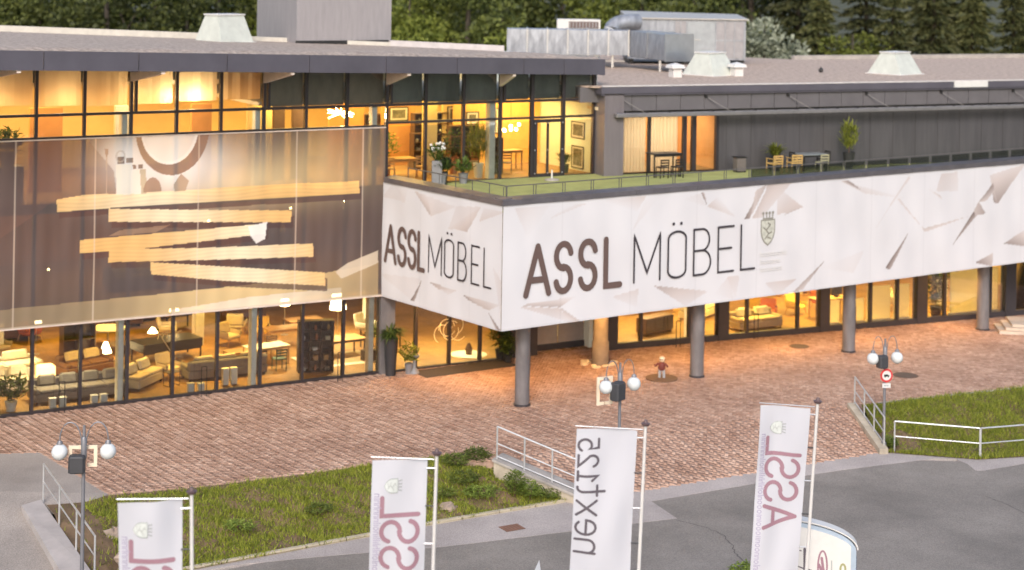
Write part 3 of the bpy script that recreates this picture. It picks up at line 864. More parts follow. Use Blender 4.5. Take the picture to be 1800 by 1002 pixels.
for k, pl in enumerate(planks):
    q = pxpoly(FA, pl, OFF); cu = np.mean([a for a, _ in q]); cz = np.mean([b for _, b in q])
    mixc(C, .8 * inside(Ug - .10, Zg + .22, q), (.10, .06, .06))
for k, pl in enumerate(planks):
    q = pxpoly(FA, pl, OFF); ms = inside(Ug, Zg, q)
    gr = 1 + .06 * np.sin(Zg * 46 + 3 * np.sin(Ug * 1.3 + k))
    lx = FA.W([270, 300, 440, 420, 430][k], 400, OFF)[0]
    br = np.exp(-((Ug - lx) / 2.4) ** 2)[..., None]
    cc = np.array((.84, .52, .20)) * (1 - br * .85) + np.array((.97, .86, .62)) * br * .85
    C[:] = np.where(ms[..., None], cc * gr[..., None], C)
mixc(C, .85 * P_([(590, 478), (612, 462), (665, 440), (665, 462), (600, 490)]), (.72, .62, .48))
mixc(C, .35 * P_([(210, 405), (300, 395), (275, 408), (190, 416)]), (.60, .40, .25))
mixc(C, .9 * P_([(436, 398), (470, 390), (466, 420), (450, 428), (440, 415)]), (.96, .93, .88))
def ell(px, py, rx, ry):
    u, z = FA.W(px, py, OFF); u2, _ = FA.W(px + rx, py, OFF); _, z2 = FA.W(px, py + ry, OFF)
    return ((Ug - u) / (u2 - u)) ** 2 + ((Zg - z) / (z2 - z)) ** 2
mixc(C, (ell(304, 226, 64, 82) < 1) * .95, (.27, .18, .14))
d = ell(299, 226, 50, 63); mixc(C, (d < 1) * 1.0, (.90, .87, .82)); mixc(C, ((d < 1) & (d > .86)) * .5, (.97, .95, .9))
mixc(C, (d < .8) * .25 * np.clip((Ug - FA.W(260, 240, OFF)[0]) / 2, 0, 1), (.62, .55, .48))
for pl, cl in (([(204, 290), (229, 288), (229, 342), (204, 342)], (.86, .82, .72)), ([(229, 298), (256, 297), (256, 341), (229, 341)], (.90, .87, .78)), ([(246, 298), (257, 297), (257, 341), (248, 341)], (.50, .45, .33)),
               ([(206, 276), (219, 275), (219, 288), (206, 288)], (.18, .13, .11)), ([(222, 278), (234, 277), (234, 286), (222, 286)], (.25, .19, .16)), ([(233, 290), (239, 290), (239, 297), (233, 297)], (.2, .15, .12)), ([(243, 289), (251, 289), (251, 296), (243, 296)], (.2, .15, .12)), ([(184, 262), (191, 262), (189, 276), (186, 276)], (.35, .26, .22)), ([(186, 276), (189, 276), (188, 341), (187, 341)], (.50, .42, .35)), ([(305, 325), (318, 305), (332, 318), (326, 336), (307, 337)], (.42, .33, .25))):
    mixc(C, P_(pl) * .92, cl)
mixc(C, ((ell(268, 336, 16, 24) < 1) & (Zg > FA.W(268, 337, OFF)[1])) * .9, (.30, .21, .17))
mixc(C, ((ell(212, 275, 9, 11) < 1) & (ell(212, 275, 6, 8) > 1)) * .6, (.55, .48, .42))
for px in (25, 166, 348, 520, 636):           # welded seams of the cloth
    u, _ = FA.W(px, 400, OFF); mixc(C, (np.abs(Ug - u) < .028) * .42, (.86, .72, .58))
mixc(C, (Zg < 3.13) * .5, (.70, .58, .46))
wv = lambda u, z: .012 * np.sin(u * 3.1 + z * .8) + .010 * np.sin(u * 7.3 - z * 1.4) + .008 * np.sin(u * 1.1 + 2 * z)
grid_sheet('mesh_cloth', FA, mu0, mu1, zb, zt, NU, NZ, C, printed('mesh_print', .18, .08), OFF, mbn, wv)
for z in (3.06, 9.58): MB(FA.M).box((mu0, -.20, z - .02), (mu1, -.13, z + .02)).build('edge_tube', mat('edge_tube_paint', (.62, .52, .45), .5), mbn)

# --- white paper-fold banner round the terrace
wbn = thing('sign_banner', 'white crumpled-paper banner with large shop name wrapped round the terrace block', 'banner', FB.M)
PAPER = printed('paper_print', 0, 0, .6)
def paint_paper(F, u0, u1, z0, z1, nu, nz, tris):
    U, Z = np.meshgrid(np.linspace(u0, u1, nu), np.linspace(z0, z1, nz), indexing='ij')
    S = np.zeros((nu, nz))
    for t in tris:
        q = [F.W(x, y, -.02) for x, y, _ in t]; sh = [s for _, _, s in t]
        (ax, ay), (bx, by), (cx, cy) = q
        det = (by - cy) * (ax - cx) + (cx - bx) * (ay - cy)
        if abs(det) < 1e-9: continue
        l1 = ((by - cy) * (U - cx) + (cx - bx) * (Z - cy)) / det; l2 = ((cy - ay) * (U - cx) + (ax - cx) * (Z - cy)) / det; l3 = 1 - l1 - l2
        ms = (l1 > 0) & (l2 > 0) & (l3 > 0)
        S = np.where(ms, np.maximum(S, l1 * sh[0] + l2 * sh[1] + l3 * sh[2]), S)
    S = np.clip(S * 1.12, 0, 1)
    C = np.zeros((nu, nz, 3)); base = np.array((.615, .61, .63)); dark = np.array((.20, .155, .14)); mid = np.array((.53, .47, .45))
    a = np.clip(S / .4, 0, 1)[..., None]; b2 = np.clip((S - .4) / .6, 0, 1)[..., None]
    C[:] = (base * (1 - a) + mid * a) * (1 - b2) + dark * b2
    C *= (1 + .02 * np.sin(U * .9 + Z * 1.3) + .012 * np.sin(U * 2.7 - Z * 2))[..., None]
    for q in np.arange(u0 + 2.6, u1, 3.2): C[np.abs(U - q) < .022] *= .93
    C[(Z < z0 + .05) | (Z > z1 - .05)] *= .93
    return C
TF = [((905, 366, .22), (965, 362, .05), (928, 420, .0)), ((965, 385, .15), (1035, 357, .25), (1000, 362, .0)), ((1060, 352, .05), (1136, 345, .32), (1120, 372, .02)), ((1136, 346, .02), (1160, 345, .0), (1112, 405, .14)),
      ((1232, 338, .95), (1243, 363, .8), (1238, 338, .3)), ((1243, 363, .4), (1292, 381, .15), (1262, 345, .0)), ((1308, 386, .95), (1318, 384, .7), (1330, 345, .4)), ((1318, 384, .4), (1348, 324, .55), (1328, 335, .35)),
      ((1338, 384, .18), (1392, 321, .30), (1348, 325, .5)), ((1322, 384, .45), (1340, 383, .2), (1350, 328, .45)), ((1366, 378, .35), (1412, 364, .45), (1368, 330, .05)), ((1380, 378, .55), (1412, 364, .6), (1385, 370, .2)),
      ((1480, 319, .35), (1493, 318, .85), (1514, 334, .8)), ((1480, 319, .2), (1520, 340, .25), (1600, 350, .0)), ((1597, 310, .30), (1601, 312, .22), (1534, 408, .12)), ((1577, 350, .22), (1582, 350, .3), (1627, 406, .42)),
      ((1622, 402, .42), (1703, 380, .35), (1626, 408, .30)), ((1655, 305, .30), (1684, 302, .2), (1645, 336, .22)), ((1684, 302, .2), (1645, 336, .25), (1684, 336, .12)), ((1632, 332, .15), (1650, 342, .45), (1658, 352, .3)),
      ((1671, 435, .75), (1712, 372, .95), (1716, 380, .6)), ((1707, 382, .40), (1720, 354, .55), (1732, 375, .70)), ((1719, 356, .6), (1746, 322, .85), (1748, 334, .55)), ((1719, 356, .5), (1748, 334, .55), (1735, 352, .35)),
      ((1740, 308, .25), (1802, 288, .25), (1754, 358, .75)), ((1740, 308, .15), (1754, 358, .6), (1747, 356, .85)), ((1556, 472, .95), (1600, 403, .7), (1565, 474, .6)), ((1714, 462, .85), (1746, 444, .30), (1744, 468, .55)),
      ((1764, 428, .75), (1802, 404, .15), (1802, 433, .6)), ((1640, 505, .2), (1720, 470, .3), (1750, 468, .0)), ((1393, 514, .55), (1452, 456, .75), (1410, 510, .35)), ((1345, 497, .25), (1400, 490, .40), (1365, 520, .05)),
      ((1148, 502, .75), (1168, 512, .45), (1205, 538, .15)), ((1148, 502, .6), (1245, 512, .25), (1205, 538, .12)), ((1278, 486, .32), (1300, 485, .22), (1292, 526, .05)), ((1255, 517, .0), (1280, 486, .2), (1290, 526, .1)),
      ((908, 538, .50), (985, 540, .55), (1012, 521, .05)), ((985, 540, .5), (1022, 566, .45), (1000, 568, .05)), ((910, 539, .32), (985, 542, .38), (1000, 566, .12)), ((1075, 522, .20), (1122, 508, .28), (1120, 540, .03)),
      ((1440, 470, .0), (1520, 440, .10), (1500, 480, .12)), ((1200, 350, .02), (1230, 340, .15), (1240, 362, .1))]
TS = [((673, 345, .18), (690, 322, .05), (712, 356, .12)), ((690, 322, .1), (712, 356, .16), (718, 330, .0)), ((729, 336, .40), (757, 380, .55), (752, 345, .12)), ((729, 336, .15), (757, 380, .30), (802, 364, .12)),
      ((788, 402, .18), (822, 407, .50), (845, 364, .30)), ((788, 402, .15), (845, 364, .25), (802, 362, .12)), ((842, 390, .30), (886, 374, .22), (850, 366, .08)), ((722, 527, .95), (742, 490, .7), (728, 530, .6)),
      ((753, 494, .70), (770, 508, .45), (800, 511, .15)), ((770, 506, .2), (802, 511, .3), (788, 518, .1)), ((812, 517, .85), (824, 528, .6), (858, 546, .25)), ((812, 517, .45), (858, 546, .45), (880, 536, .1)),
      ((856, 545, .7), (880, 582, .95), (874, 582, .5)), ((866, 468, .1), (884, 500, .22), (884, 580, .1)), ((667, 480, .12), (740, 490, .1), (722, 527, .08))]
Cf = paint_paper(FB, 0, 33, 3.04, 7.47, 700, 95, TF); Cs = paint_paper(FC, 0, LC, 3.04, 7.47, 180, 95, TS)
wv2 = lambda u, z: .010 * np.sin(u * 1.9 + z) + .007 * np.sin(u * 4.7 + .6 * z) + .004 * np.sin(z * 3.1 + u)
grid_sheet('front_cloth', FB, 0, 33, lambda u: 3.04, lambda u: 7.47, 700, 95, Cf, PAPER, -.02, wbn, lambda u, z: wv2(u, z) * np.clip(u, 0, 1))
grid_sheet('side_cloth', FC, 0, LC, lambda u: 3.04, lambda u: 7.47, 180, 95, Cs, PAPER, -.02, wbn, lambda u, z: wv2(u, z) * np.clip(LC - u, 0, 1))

# ------------------------------------------------------------------ stroke lettering
def arc(cx, cy, rx, ry, a0, a1, n=14):
    return [(cx + rx * math.cos(math.radians(a0 + (a1 - a0) * i / n)), cy + ry * math.sin(math.radians(a0 + (a1 - a0) * i / n))) for i in range(n + 1)]
def glyph(ch, w):
    if ch == 'A': return [[(0, 0), (w / 2, 1)], [(w / 2, 1), (w, 0)], [(w * .19, .30), (w * .81, .30)]]
    if ch == 'S': return [arc(w / 2, .745, w / 2, .255, 12, 268) + arc(w / 2, .255, w / 2, .255, 88, -168)]
    if ch == 'L': return [[(0, 1), (0, 0), (w, 0)]]
    if ch == 'M': return [[(0, 0), (0, 1), (w / 2, .18), (w, 1), (w, 0)]]
    if ch == 'O':
        o = arc(w / 2, 1 - w / 2 * .62, w / 2, w / 2 * .62, 0, 180) + arc(w / 2, w / 2 * .62, w / 2, w / 2 * .62, 180, 360)
        return [o + [o[0]]]
    if ch == 'B': return [[(0, 0), (0, 1), (w * .5, 1)] + arc(w * .5, .765, w * .42, .235, 80, -90) + [(0.02, .53)], [(w * .5, .53)] + arc(w * .5, .265, w * .5, .265, 80, -90) + [(0, 0)]]
    if ch == 'E': return [[(w, 1), (0, 1), (0, 0), (w, 0)], [(.03, .52), (w * .85, .52)]]
    if ch == 'n': return [[(0, 0), (0, .72)], arc(w / 2, .46, w / 2, .24, 175, 0) + [(w, 0)]]
    if ch == 'e': return [[(.03, .37), (w, .37)] + arc(w / 2, .36, w / 2, .36, 5, 315)]
    if ch == 'x': return [[(0, 0), (w, .72)], [(0, .72), (w, 0)]]
    if ch == 't': return [[(w * .4, 1.0), (w * .4, .2)] + arc(w * .8, .2, w * .4, .2, 190, 280), [(0, .72), (w, .72)]]
    if ch == '1': return [[(0, .52), (w * .5, .72), (w * .5, 0)], [(0, 0), (w, 0)]]
    if ch == '2': return [arc(w / 2, .5, w / 2, .22, 165, -25) + [(0, 0), (w, 0)]]
    if ch == '5': return [[(w, .72), (.08, .72), (.05, .40)] + arc(w * .45, .22, w * .55, .24, 120, -150)]
    return []
def ribbon(mb, pl, hw, f, off):
    """flat stroke with round ends; f maps (x, y, lift) to the surface"""
    q = [pl[0]]
    for a, b in zip(pl, pl[1:]):
        n = max(1, int(math.hypot(b[0] - a[0], b[1] - a[1]) / .12))
        q += [(a[0] + (b[0] - a[0]) * i / n, a[1] + (b[1] - a[1]) * i / n) for i in range(1, n + 1)]
    closed = math.hypot(q[0][0] - q[-1][0], q[0][1] - q[-1][1]) < 1e-6
    if closed: q = q[:-1]
    n = len(q); L_, R_ = [], []
    for i in range(n):
        a = q[i - 1] if (i > 0 or closed) else None; c = q[(i + 1) % n] if (i < n - 1 or closed) else None; b = q[i]
        ds = []
        if a is not None: l = math.hypot(b[0] - a[0], b[1] - a[1]); ds.append(((b[0] - a[0]) / l, (b[1] - a[1]) / l))
        if c is not None: l = math.hypot(c[0] - b[0], c[1] - b[1]); ds.append(((c[0] - b[0]) / l, (c[1] - b[1]) / l))
        nx = sum(-d[1] for d in ds); ny = sum(d[0] for d in ds); l = math.hypot(nx, ny) or 1
        nx, ny = nx / l, ny / l
        k = 1 / max(.45, nx * -ds[0][1] + ny * ds[0][0])
        L_.append((b[0] + nx * hw * k, b[1] + ny * hw * k)); R_.append((b[0] - nx * hw * k, b[1] - ny * hw * k))
    vs = [f(x, y, off) for x, y in L_] + [f(x, y, off) for x, y in R_]
    fs = [(i, (i + 1) % n, n + (i + 1) % n, n + i) for i in range(n if closed else n - 1)]
    mb.add(vs, fs)
    if not closed:
        for e, o_ in ((0, 1), (n - 1, n - 2)):
            ang = math.atan2(q[e][1] - q[o_][1], q[e][0] - q[o_][0])
            cap = [(q[e][0] + hw * math.cos(ang - PI / 2 + PI * i / 8), q[e][1] + hw * math.sin(ang - PI / 2 + PI * i / 8)) for i in range(9)]
            mb.add([f(x, y, off) for x, y in cap], [tuple(range(9))])
def letter(ch, x0, w, h, hw, f, m, parent, dots=None):
    mb = MB()
    for k, s in enumerate(glyph(ch, w / h)):
        ribbon(mb, [(x0 + a * h, b * h) for a, b in s], hw, f, .004 + .0012 * k)
    if dots:
        for d in dots: ribbon(mb, [(d - .01, h + dots_y), (d + .01, h + dots_y)], hw * 1.35, f, .004)
    return mb.build('letter', m, parent)
INK1 = mat('brown_ink', (.115, .075, .065), .6, 0, .05)
INK2 = mat('black_ink', (.045, .038, .045), .6, 0, .05)
def on(F, z0): return lambda x, y, l: F.w(x, -.052 - l, z0 + y)
sideF = on(FC, 4.47)
frontF = on(FB, 4.22)
dots_y = .30
for ch, a, b in (('A', .95, 2.02), ('S', 2.28, 3.0), ('S', 3.38, 4.12), ('L', 4.55, 5.28)):
    letter(ch, a + .06, b - a - .06, 1.70, .115, frontF, INK1, wbn)
for ch, a, b in (('M', 5.95, 7.20), ('O', 7.60, 8.48), ('B', 8.88, 9.73), ('E', 10.12, 10.92), ('L', 11.31, 12.03)):
    letter(ch, a, b - a, 1.74, .042, frontF, INK2, wbn, dots=(7.85, 8.23) if ch == 'O' else None)
dots_y = .24
def su(px): return FC.W(px, 450)[0]
for ch, a, b in (('A', su(678), su(697)), ('S', su(701), su(714.5)), ('S', su(719), su(732)), ('L', su(736.5), su(747))):
    letter(ch, a + .04, b - a - .04, 1.36, .088, sideF, INK1, wbn)
for ch, a, b in (('M', su(755.5), su(778)), ('O', su(783.5), su(799)), ('B', su(807), su(822)), ('E', su(831), su(844.5)), ('L', su(853), su(865.5))):
    letter(ch, a, b - a, 1.36, .034, sideF, INK2, wbn, dots=(su(788), su(795)) if ch == 'O' else None)
# crest with crown, and three pale lines of small print
def crest(f, cx, z, w, h, parent, m1, m2, scale=1.0):
    sh = [(-.5, 1), (-.5, .55), (-.42, .32), (-.25, .13), (0, 0), (.25, .13), (.42, .32), (.5, .55), (.5, 1)]
    mb = MB(); mb.add([f(cx + a * w, z + b * h, .003) for a, b in sh], [tuple(range(9))]); c = mb.build('crest', m2, parent)
    mb = MB(); ribbon(mb, [(cx + a * w, z + b * h) for a, b in sh] + [(cx - .5 * w, z + h)], .035 * w, f, .006)
    for s in ([(-.2, .25), (.05, .45), (-.12, .6), (.18, .8)], [(.05, .45), (.28, .5)], [(-.12, .6), (-.32, .7)], [(.0, .3), (.2, .25)], [(.18, .8), (.02, .88)]):
        ribbon(mb, [(cx + a * w, z + b * h) for a, b in s], .045 * w, f, .008)
    mb.build('crest_outline', m1, c)
    mb = MB()
    for a in (-.32, -.1, .1, .32):
        ribbon(mb, [(cx + a * w, z + h * 1.06), (cx + a * 1.15 * w, z + h * 1.24)], .035 * w, f, .005)
        ribbon(mb, [(cx + a * 1.15 * w - .01 * w, z + h * 1.29), (cx + a * 1.15 * w + .01 * w, z + h * 1.29)], .07 * w, f, .005)
    ribbon(mb, [(cx - .36 * w, z + h * 1.06), (cx + .36 * w, z + h * 1.06)], .04 * w, f, .007)
    mb.build('crown', m1, c)
CRG = mat('crest_green', (.50, .505, .44), .6, 0, .2, 8); CRL = mat('crest_line', (.27, .26, .22), .6); PALEINK = mat('pale_ink', (.63, .62, .60), .7, 0, .03)
crest(frontF, 12.72, .86, .72, .98, wbn, CRL, CRG)
def small_print(f, x0, y0, w, h, m, parent, n, vertical=False, name='small_print'):
    r = random.Random(int(x0 * 100) + n); mb = MB(); x = x0; k = 0
    while x < x0 + w - h * .3 and k < n:
        g = r.choice('iionumaehl'); dx = h * .55
        if g in 'ilh': ribbon(mb, [(x, y0), (x, y0 + h * (1 if g != 'i' else .7))], h * .07, f, .003); dx = h * .3
        if g in 'oae': ribbon(mb, [(x + a, y0 + b) for a, b in arc(h * .25, h * .33, h * .25, h * .33, 0, 330, 8)], h * .07, f, .003); dx = h * .75
        if g in 'numh': ribbon(mb, [(x, y0), (x, y0 + h * .6), (x + h * .4, y0 + h * .6), (x + h * .4, y0)], h * .07, f, .0035); dx = h * .65
        x += dx; k += 1
    return mb.build(name, m, parent)
for k, w in enumerate((1.45, 1.05, 1.15)): small_print(frontF, 12.35, .42 - .30 * k, w, .19, PALEINK, wbn, 14)

# ------------------------------------------------------------------ things on the roof
def skylight(p, rz, w, d, h, tw, td, zb_, label):
    t = thing('skylight', label, 'skylight', at((p[0], p[1], zb_), rz), 'white roof skylights')
    M = WM[t.name]
    def fr(z, w_, d_): return [(-w_ / 2, -d_ / 2, z), (w_ / 2, -d_ / 2, z), (w_ / 2, d_ / 2, z), (-w_ / 2, d_ / 2, z)]
    MB(M).add(fr(0, w, d) + fr(h, tw, td), [(0, 1, 5, 4), (1, 2, 6, 5), (2, 3, 7, 6), (3, 0, 4, 7), (4, 5, 6, 7)]).build('hood', SKYL, t)
    MB(M).add(fr(h + .001, tw + .10, td + .10) + fr(h + .06, tw + .10, td + .10), [(3, 2, 1, 0), (4, 5, 6, 7), (0, 1, 5, 4), (1, 2, 6, 5), (2, 3, 7, 6), (3, 0, 4, 7)]).build('lid', WHITE, t)
    MB(M).add(fr(-.05, w + .14, d + .14) + fr(.04, w + .14, d + .14), [(3, 2, 1, 0), (4, 5, 6, 7), (0, 1, 5, 4), (1, 2, 6, 5), (2, 3, 7, 6), (3, 0, 4, 7)]).build('curb', WHITE, t)
skylight(G(1248, 131, 11.0), .42 + .35, 1.75, 1.9, 1.02, 1.15, .8, 10.98, 'white tapered roof skylight between two small vents')
skylight(G(1573, 129, 11.0), .42 + .35, 1.85, 1.9, 1.02, 1.25, .8, 10.98, 'white tapered roof skylight alone on the right wing roof')
skylight(G(394, 72, 12.5), .53 + .3, 1.75, 1.8, 1.15, 1.35, .9, 12.45, 'white tapered roof skylight beside the grey stair tower')
for k, (px, py, lb) in enumerate(((1187, 135, 'small white capped roof vent left of the skylight'), (1295, 133, 'small white capped roof vent right of the skylight'))):
    p = G(px, py, 11.0); t = thing('roof_vent', lb, 'vent', at((p.x, p.y, 10.98), .42), 'small roof vents'); M = WM[t.name]
    MB(M).box((-.22, -.22, 0), (.22, .22, .42)).build('stack', WHITE, t)
    MB(M).add([(-.34, -.34, .42), (.34, -.34, .42), (.34, .34, .42), (-.34, .34, .42), (-.30, -.30, .55), (.30, -.30, .55), (.30, .30, .55), (-.30, .30, .55), (0, 0, .66)], [(3, 2, 1, 0), (0, 1, 5, 4), (1, 2, 6, 5), (2, 3, 7, 6), (3, 0, 4, 7), (4, 5, 8), (5, 6, 8), (6, 7, 8), (7, 4, 8)]).build('cap', WHITE, t)
# galvanised duct: long boxed run with flanges, then a bend towards the front
dct = thing('air_duct', 'long boxed galvanised air duct crossing the roof to the plant box', 'duct', at((4, 82, 11)))
p0, p1, p2 = Vector((-.2, 84, 11.62)), Vector((5.75, 84.0, 11.62)), Vector((7.30, 81.0, 11.55))
def duct_run(a, b, n, h=1.2, w=1.5):
    d = (b - a).normalized(); s = Vector((-d.y, d.x, 0)) * w
    for i in range(n):
        q0, q1 = a.lerp(b, i / n) + d * .01, a.lerp(b, (i + 1) / n) - d * .01
        bow = .03
        vs = [q0, q1, q1 + s, q0 + s]; up = Vector((0, 0, h)); mid = (q0 + q1) / 2 + up / 2 - s.normalized() * bow
        V = [tuple(x) for x in vs] + [tuple(x + up) for x in vs] + [tuple(mid)]
        MB().add(V, [(3, 2, 1, 0), (4, 5, 6, 7), (0, 1, 8), (1, 5, 8), (5, 4, 8), (4, 0, 8), (1, 2, 6, 5), (2, 3, 7, 6), (3, 0, 4, 7)]).build('duct_section', GALV, dct)
        for q in (q1,):
            o_ = -s.normalized() * .05
            f = [q + o_ - Vector((0, 0, .05)), q + d * .05 + o_ - Vector((0, 0, .05))]
            MB().add([tuple(x) for x in (f[0], f[1], f[1] + s * 1.07, f[0] + s * 1.07)] + [tuple(x + Vector((0, 0, h + .10))) for x in (f[0], f[1], f[1] + s * 1.07, f[0] + s * 1.07)],
                     [(3, 2, 1, 0), (4, 5, 6, 7), (0, 1, 5, 4), (1, 2, 6, 5), (2, 3, 7, 6), (3, 0, 4, 7)]).build('flange', STEEL, dct)
duct_run(p0, p1, 6); duct_run(p1 + Vector((.06, 0, -.02)), p2, 2, 1.22)
pe = Vector((7.3, 81.0, 11.5))
MB().add([(7.36, 81.0, 11.55), (8.35, 81.5, 11.55), (7.2, 83.6, 11.55), (5.9, 84.2, 11.55), (7.36, 81.0, 12.77), (8.35, 81.5, 12.77), (7.2, 83.6, 12.77), (5.9, 84.2, 12.77)], [(3, 2, 1, 0), (4, 5, 6, 7), (0, 1, 5, 4), (1, 2, 6, 5), (2, 3, 7, 6), (3, 0, 4, 7)]).build('duct_elbow', GALV, dct)
for q in ((7.1, 81.6), (1.2, 84.3), (4.2, 84.3), (5.0, 84.3)):
    MB().box((q[0] - .05, q[1] - .05, 10.98), (q[0] + .05, q[1] + .05, 11.6)).build('support_post', STEEL, dct)
MB().bar((1.0, 84.3, 11.32), (5.6, 84.3, 11.32), .08).build('support_beam', CONC, dct)
# plant box with louvred panels
plant = thing('ventilation_unit', 'large galvanised ventilation box with louvred panels on the right wing roof', 'machine', at((8.9, 88, 11), .05))
M = WM[plant.name]
MB(M).box((-2.9, 0, .25), (3.15, 3.0, 2.30)).build('casing', GALV, plant)
MB(M).add([(-2.98, -.12, 2.302), (3.25, -.12, 2.302), (3.25, 3.1, 2.302), (-2.98, 3.1, 2.302), (-2.98, -.12, 2.36), (3.25, -.12, 2.36), (3.25, 3.1, 2.52), (-2.98, 3.1, 2.62)], [(3, 2, 1, 0), (4, 5, 6, 7), (0, 1, 5, 4), (1, 2, 6, 5), (2, 3, 7, 6), (3, 0, 4, 7)]).build('lid', mat('dull_zinc_lid', (.46, .43, .39), .5, .3), plant)
LV = mat('louvre_grey', (.30, .29, .30), .5, .4)
for (a, b, k) in ((-.52, .08, 2), (1.60, 3.05, 3)):
    MB(M).box((a, -.03, .35), (b, -.004, 2.2)).build('louvre_panel', LV, plant)
    for i in range(k + 1):
        x = a + (b - a) * i / k; MB(M).box((x - .02, -.06, .35), (x + .02, -.032, 2.2)).build('louvre_bar', GALV, plant)
    MB(M).box((a, -.058, 1.22), (b, -.033, 1.28)).build('louvre_bar', GALV, plant)
MB(M).box((.12, -.05, .35), (1.56, -.004, 2.2)).build('door', mat('zinc_door', (.33, .355, .38), .4, .5, .12), plant)
MB(M).box((.4, -.09, 1.25), (.8, -.052, 1.29)).build('handle', STEEL, plant)
for x in (-2.8, 0, 2.9): MB(M).box((x, .1, -.02), (x + .2, 2.9, .25)).build('skid', BLACK, plant)
# round elbow between duct and box
ep_ = [(5.75, 85.2, 12.80), (5.80, 85.5, 13.05), (5.95, 86.1, 13.25), (6.15, 86.8, 13.32), (6.40, 88.0, 13.32)]
arc_pts = [(5.05, 86.2, 12.72)] + [(5.05 + 1.0 * (1 - math.cos(t)), 86.2 + .3 * t, 12.75 + .42 * math.sin(t)) for t in [PI / 2 * i / 6 for i in range(7)]]
tag(MB().tube(arc_pts + [(6.4, 86.9, 13.17)], .40, 14).build('duct_elbow_pipe', GALV, None, True), 'round galvanised pipe elbow joining the duct to the ventilation box', 'pipe')
cu = thing('condenser_unit', 'small pale rooftop condenser with dark grille behind the duct', 'machine', at((3.4, 87.5, 12.0)))
M = WM[cu.name]
MB(M).box((-1.05, 0, -1.02), (1.15, .9, 1.22)).build('casing', WHITE, cu)
MB(M).box((-.45, -.03, .78), (1.05, -.002, 1.12)).build('grille', mat('dark_grille', (.12, .08, .07), .6), cu)
for i in range(9): MB(M).box((-.42 + i * .165, -.05, .80), (-.37 + i * .165, -.031, 1.10)).build('grille_bar', LV, cu)
# little roof sensor on the right wing
q = G(1443, 127, 11.0); t = thing('roof_sensor', 'tiny dark sensor standing on the right wing gravel roof', 'sensor', at((q.x, q.y, 10.98)))
MB(WM[t.name]).lathe([(.03, 0), (.03, .28)], 8).build('stem', BLACK, t); MB(WM[t.name]).ball((0, 0, .12), .12, 10).build('head', BLACK, t)

# ------------------------------------------------------------------ flags
FLAG = cloth('flag_cloth', (.69, .685, .725), .35)
INKM = mat('mauve_ink', (.30, .165, .205), .7, 0, .05); INKL = mat('lilac_small_print', (.42, .38, .50), .7); INKD = mat('charcoal_ink', (.10, .085, .10), .7, 0, .05)
GREYC = mat('grey_crest', (.55, .58, .56), .7); GREYL = mat('grey_crest_line', (.36, .38, .37), .7)
def flag(pw, zt_, width, rz, label, kind, lean, seed):
    """pw: pole position on plan; flag hangs to the left of the pole, cloth seen from its back"""
    M = at((pw[0] - math.sin(lean) * (zt_ - ZR), pw[1], ZR)) @ Matrix.Rotation(lean, 4, 'Y')
    t = thing('flag_banner', label, 'flag', M, 'banner flags along the road')
    H_ = zt_ - ZR
    MB(M).lathe([(.05, 0), (.038, H_ * .6), (.032, H_)], 12).build('pole', mat('white_pole', (.60, .58, .56), .35, .0, .05), t, True)
    MB(M).lathe([(.07, H_), (.10, H_ + .05), (.05, H_ + .07), (.03, H_ + .12)], 12).build('finial', mat('brown_cap', (.11, .07, .07), .5), t, True)
    M2 = M @ Matrix.Rotation(rz, 4, 'Z')
    MB(M2).tube([(-.05, 0, H_ - .08), (-width - .20, 0, H_ - .05)], .011, 8).build('top_arm', STEEL, t)
    hgt = 4.6; zt0 = H_ - .10
    def wave(x, z): return .075 * math.sin(x * 4.2 + z * 1.1 + seed) + .022 * math.sin(x * 7 - z * 2.3 + seed) + .03 * math.sin(z * 1.7 + seed * 2) * (x + .15) + .015 * math.sin(x * 9 + z * .5)
    def f(x, y, l):   # x: left from the flag's right edge is negative; y: up from the flag's bottom
        z = zt0 - hgt + y
        return M2 @ Vector((x, wave(x, z) - l, z))
    nx, nz = 30, 96; vs, fs = [], []
    x0, x1 = -.17 - width, -.17
    for i in range(nx + 1):
        for j in range(nz + 1):
            x = x0 + (x1 - x0) * i / nx
            vs.append(f(x, hgt * j / nz, 0))
    for i in range(nx):
        for j in range(nz): k = i * (nz + 1) + j; fs.append((k, k + nz + 1, k + nz + 2, k + 1))
    MB().add(vs, fs).build('cloth', FLAG, t, True)
    for k in range(7):
        y = hgt - .15 - k * .72
        if y > 0: MB(M2).tube([(-.03, 0, zt0 - hgt + y), (-.19, 0, zt0 - hgt + y)], .014, 6).build('clip', BLACK if k % 2 else STEEL, t)
    # print: lettering runs upwards, mirrored because the cloth is seen from behind
    def mp(bx, by): return lambda gx, gy, l: f(bx + gy, by + gx, l + .010)
    if kind == 'A':
        cap = .66 * width; bx = x0 + .20 * width; y = hgt - 2.62
        for ch, w in (('A', .46), ('S', .38), ('S', .38), ('L', .34)):
            mb = MB()
            for k, s in enumerate(glyph(ch, w / cap)): ribbon(mb, [(a * cap, b * cap) for a, b in s], .042, mp(bx, y), .001 * k)
            mb.build('letter', INKM, t); y += w + .12
        def cf(a, b, l): return f(x0 + .36 * width + b * .30, hgt - .48 + a, l + .010)
        crest(cf, 0, -.45, .26, .85, t, GREYL, GREYC)
        small_print(mp(x0 + .06 * width, hgt - 3.6), 0, 0, 3.0, .13, INKL, t, 60)
    else:
        s_ = .57; bx = x0 + .05 * width; y = hgt - 2.52
        for ch, w in (('n', .27), ('e', .30), ('x', .29), ('t', .20), ('1', .18), ('2', .22), ('5', .22)):
            mb = MB()
            for k, s in enumerate(glyph(ch, w / s_)): ribbon(mb, [(a * s_, b * s_) for a, b in s], .026, mp(bx, y), .001 * k)
            mb.build('letter', INKD, t); y += w + .105
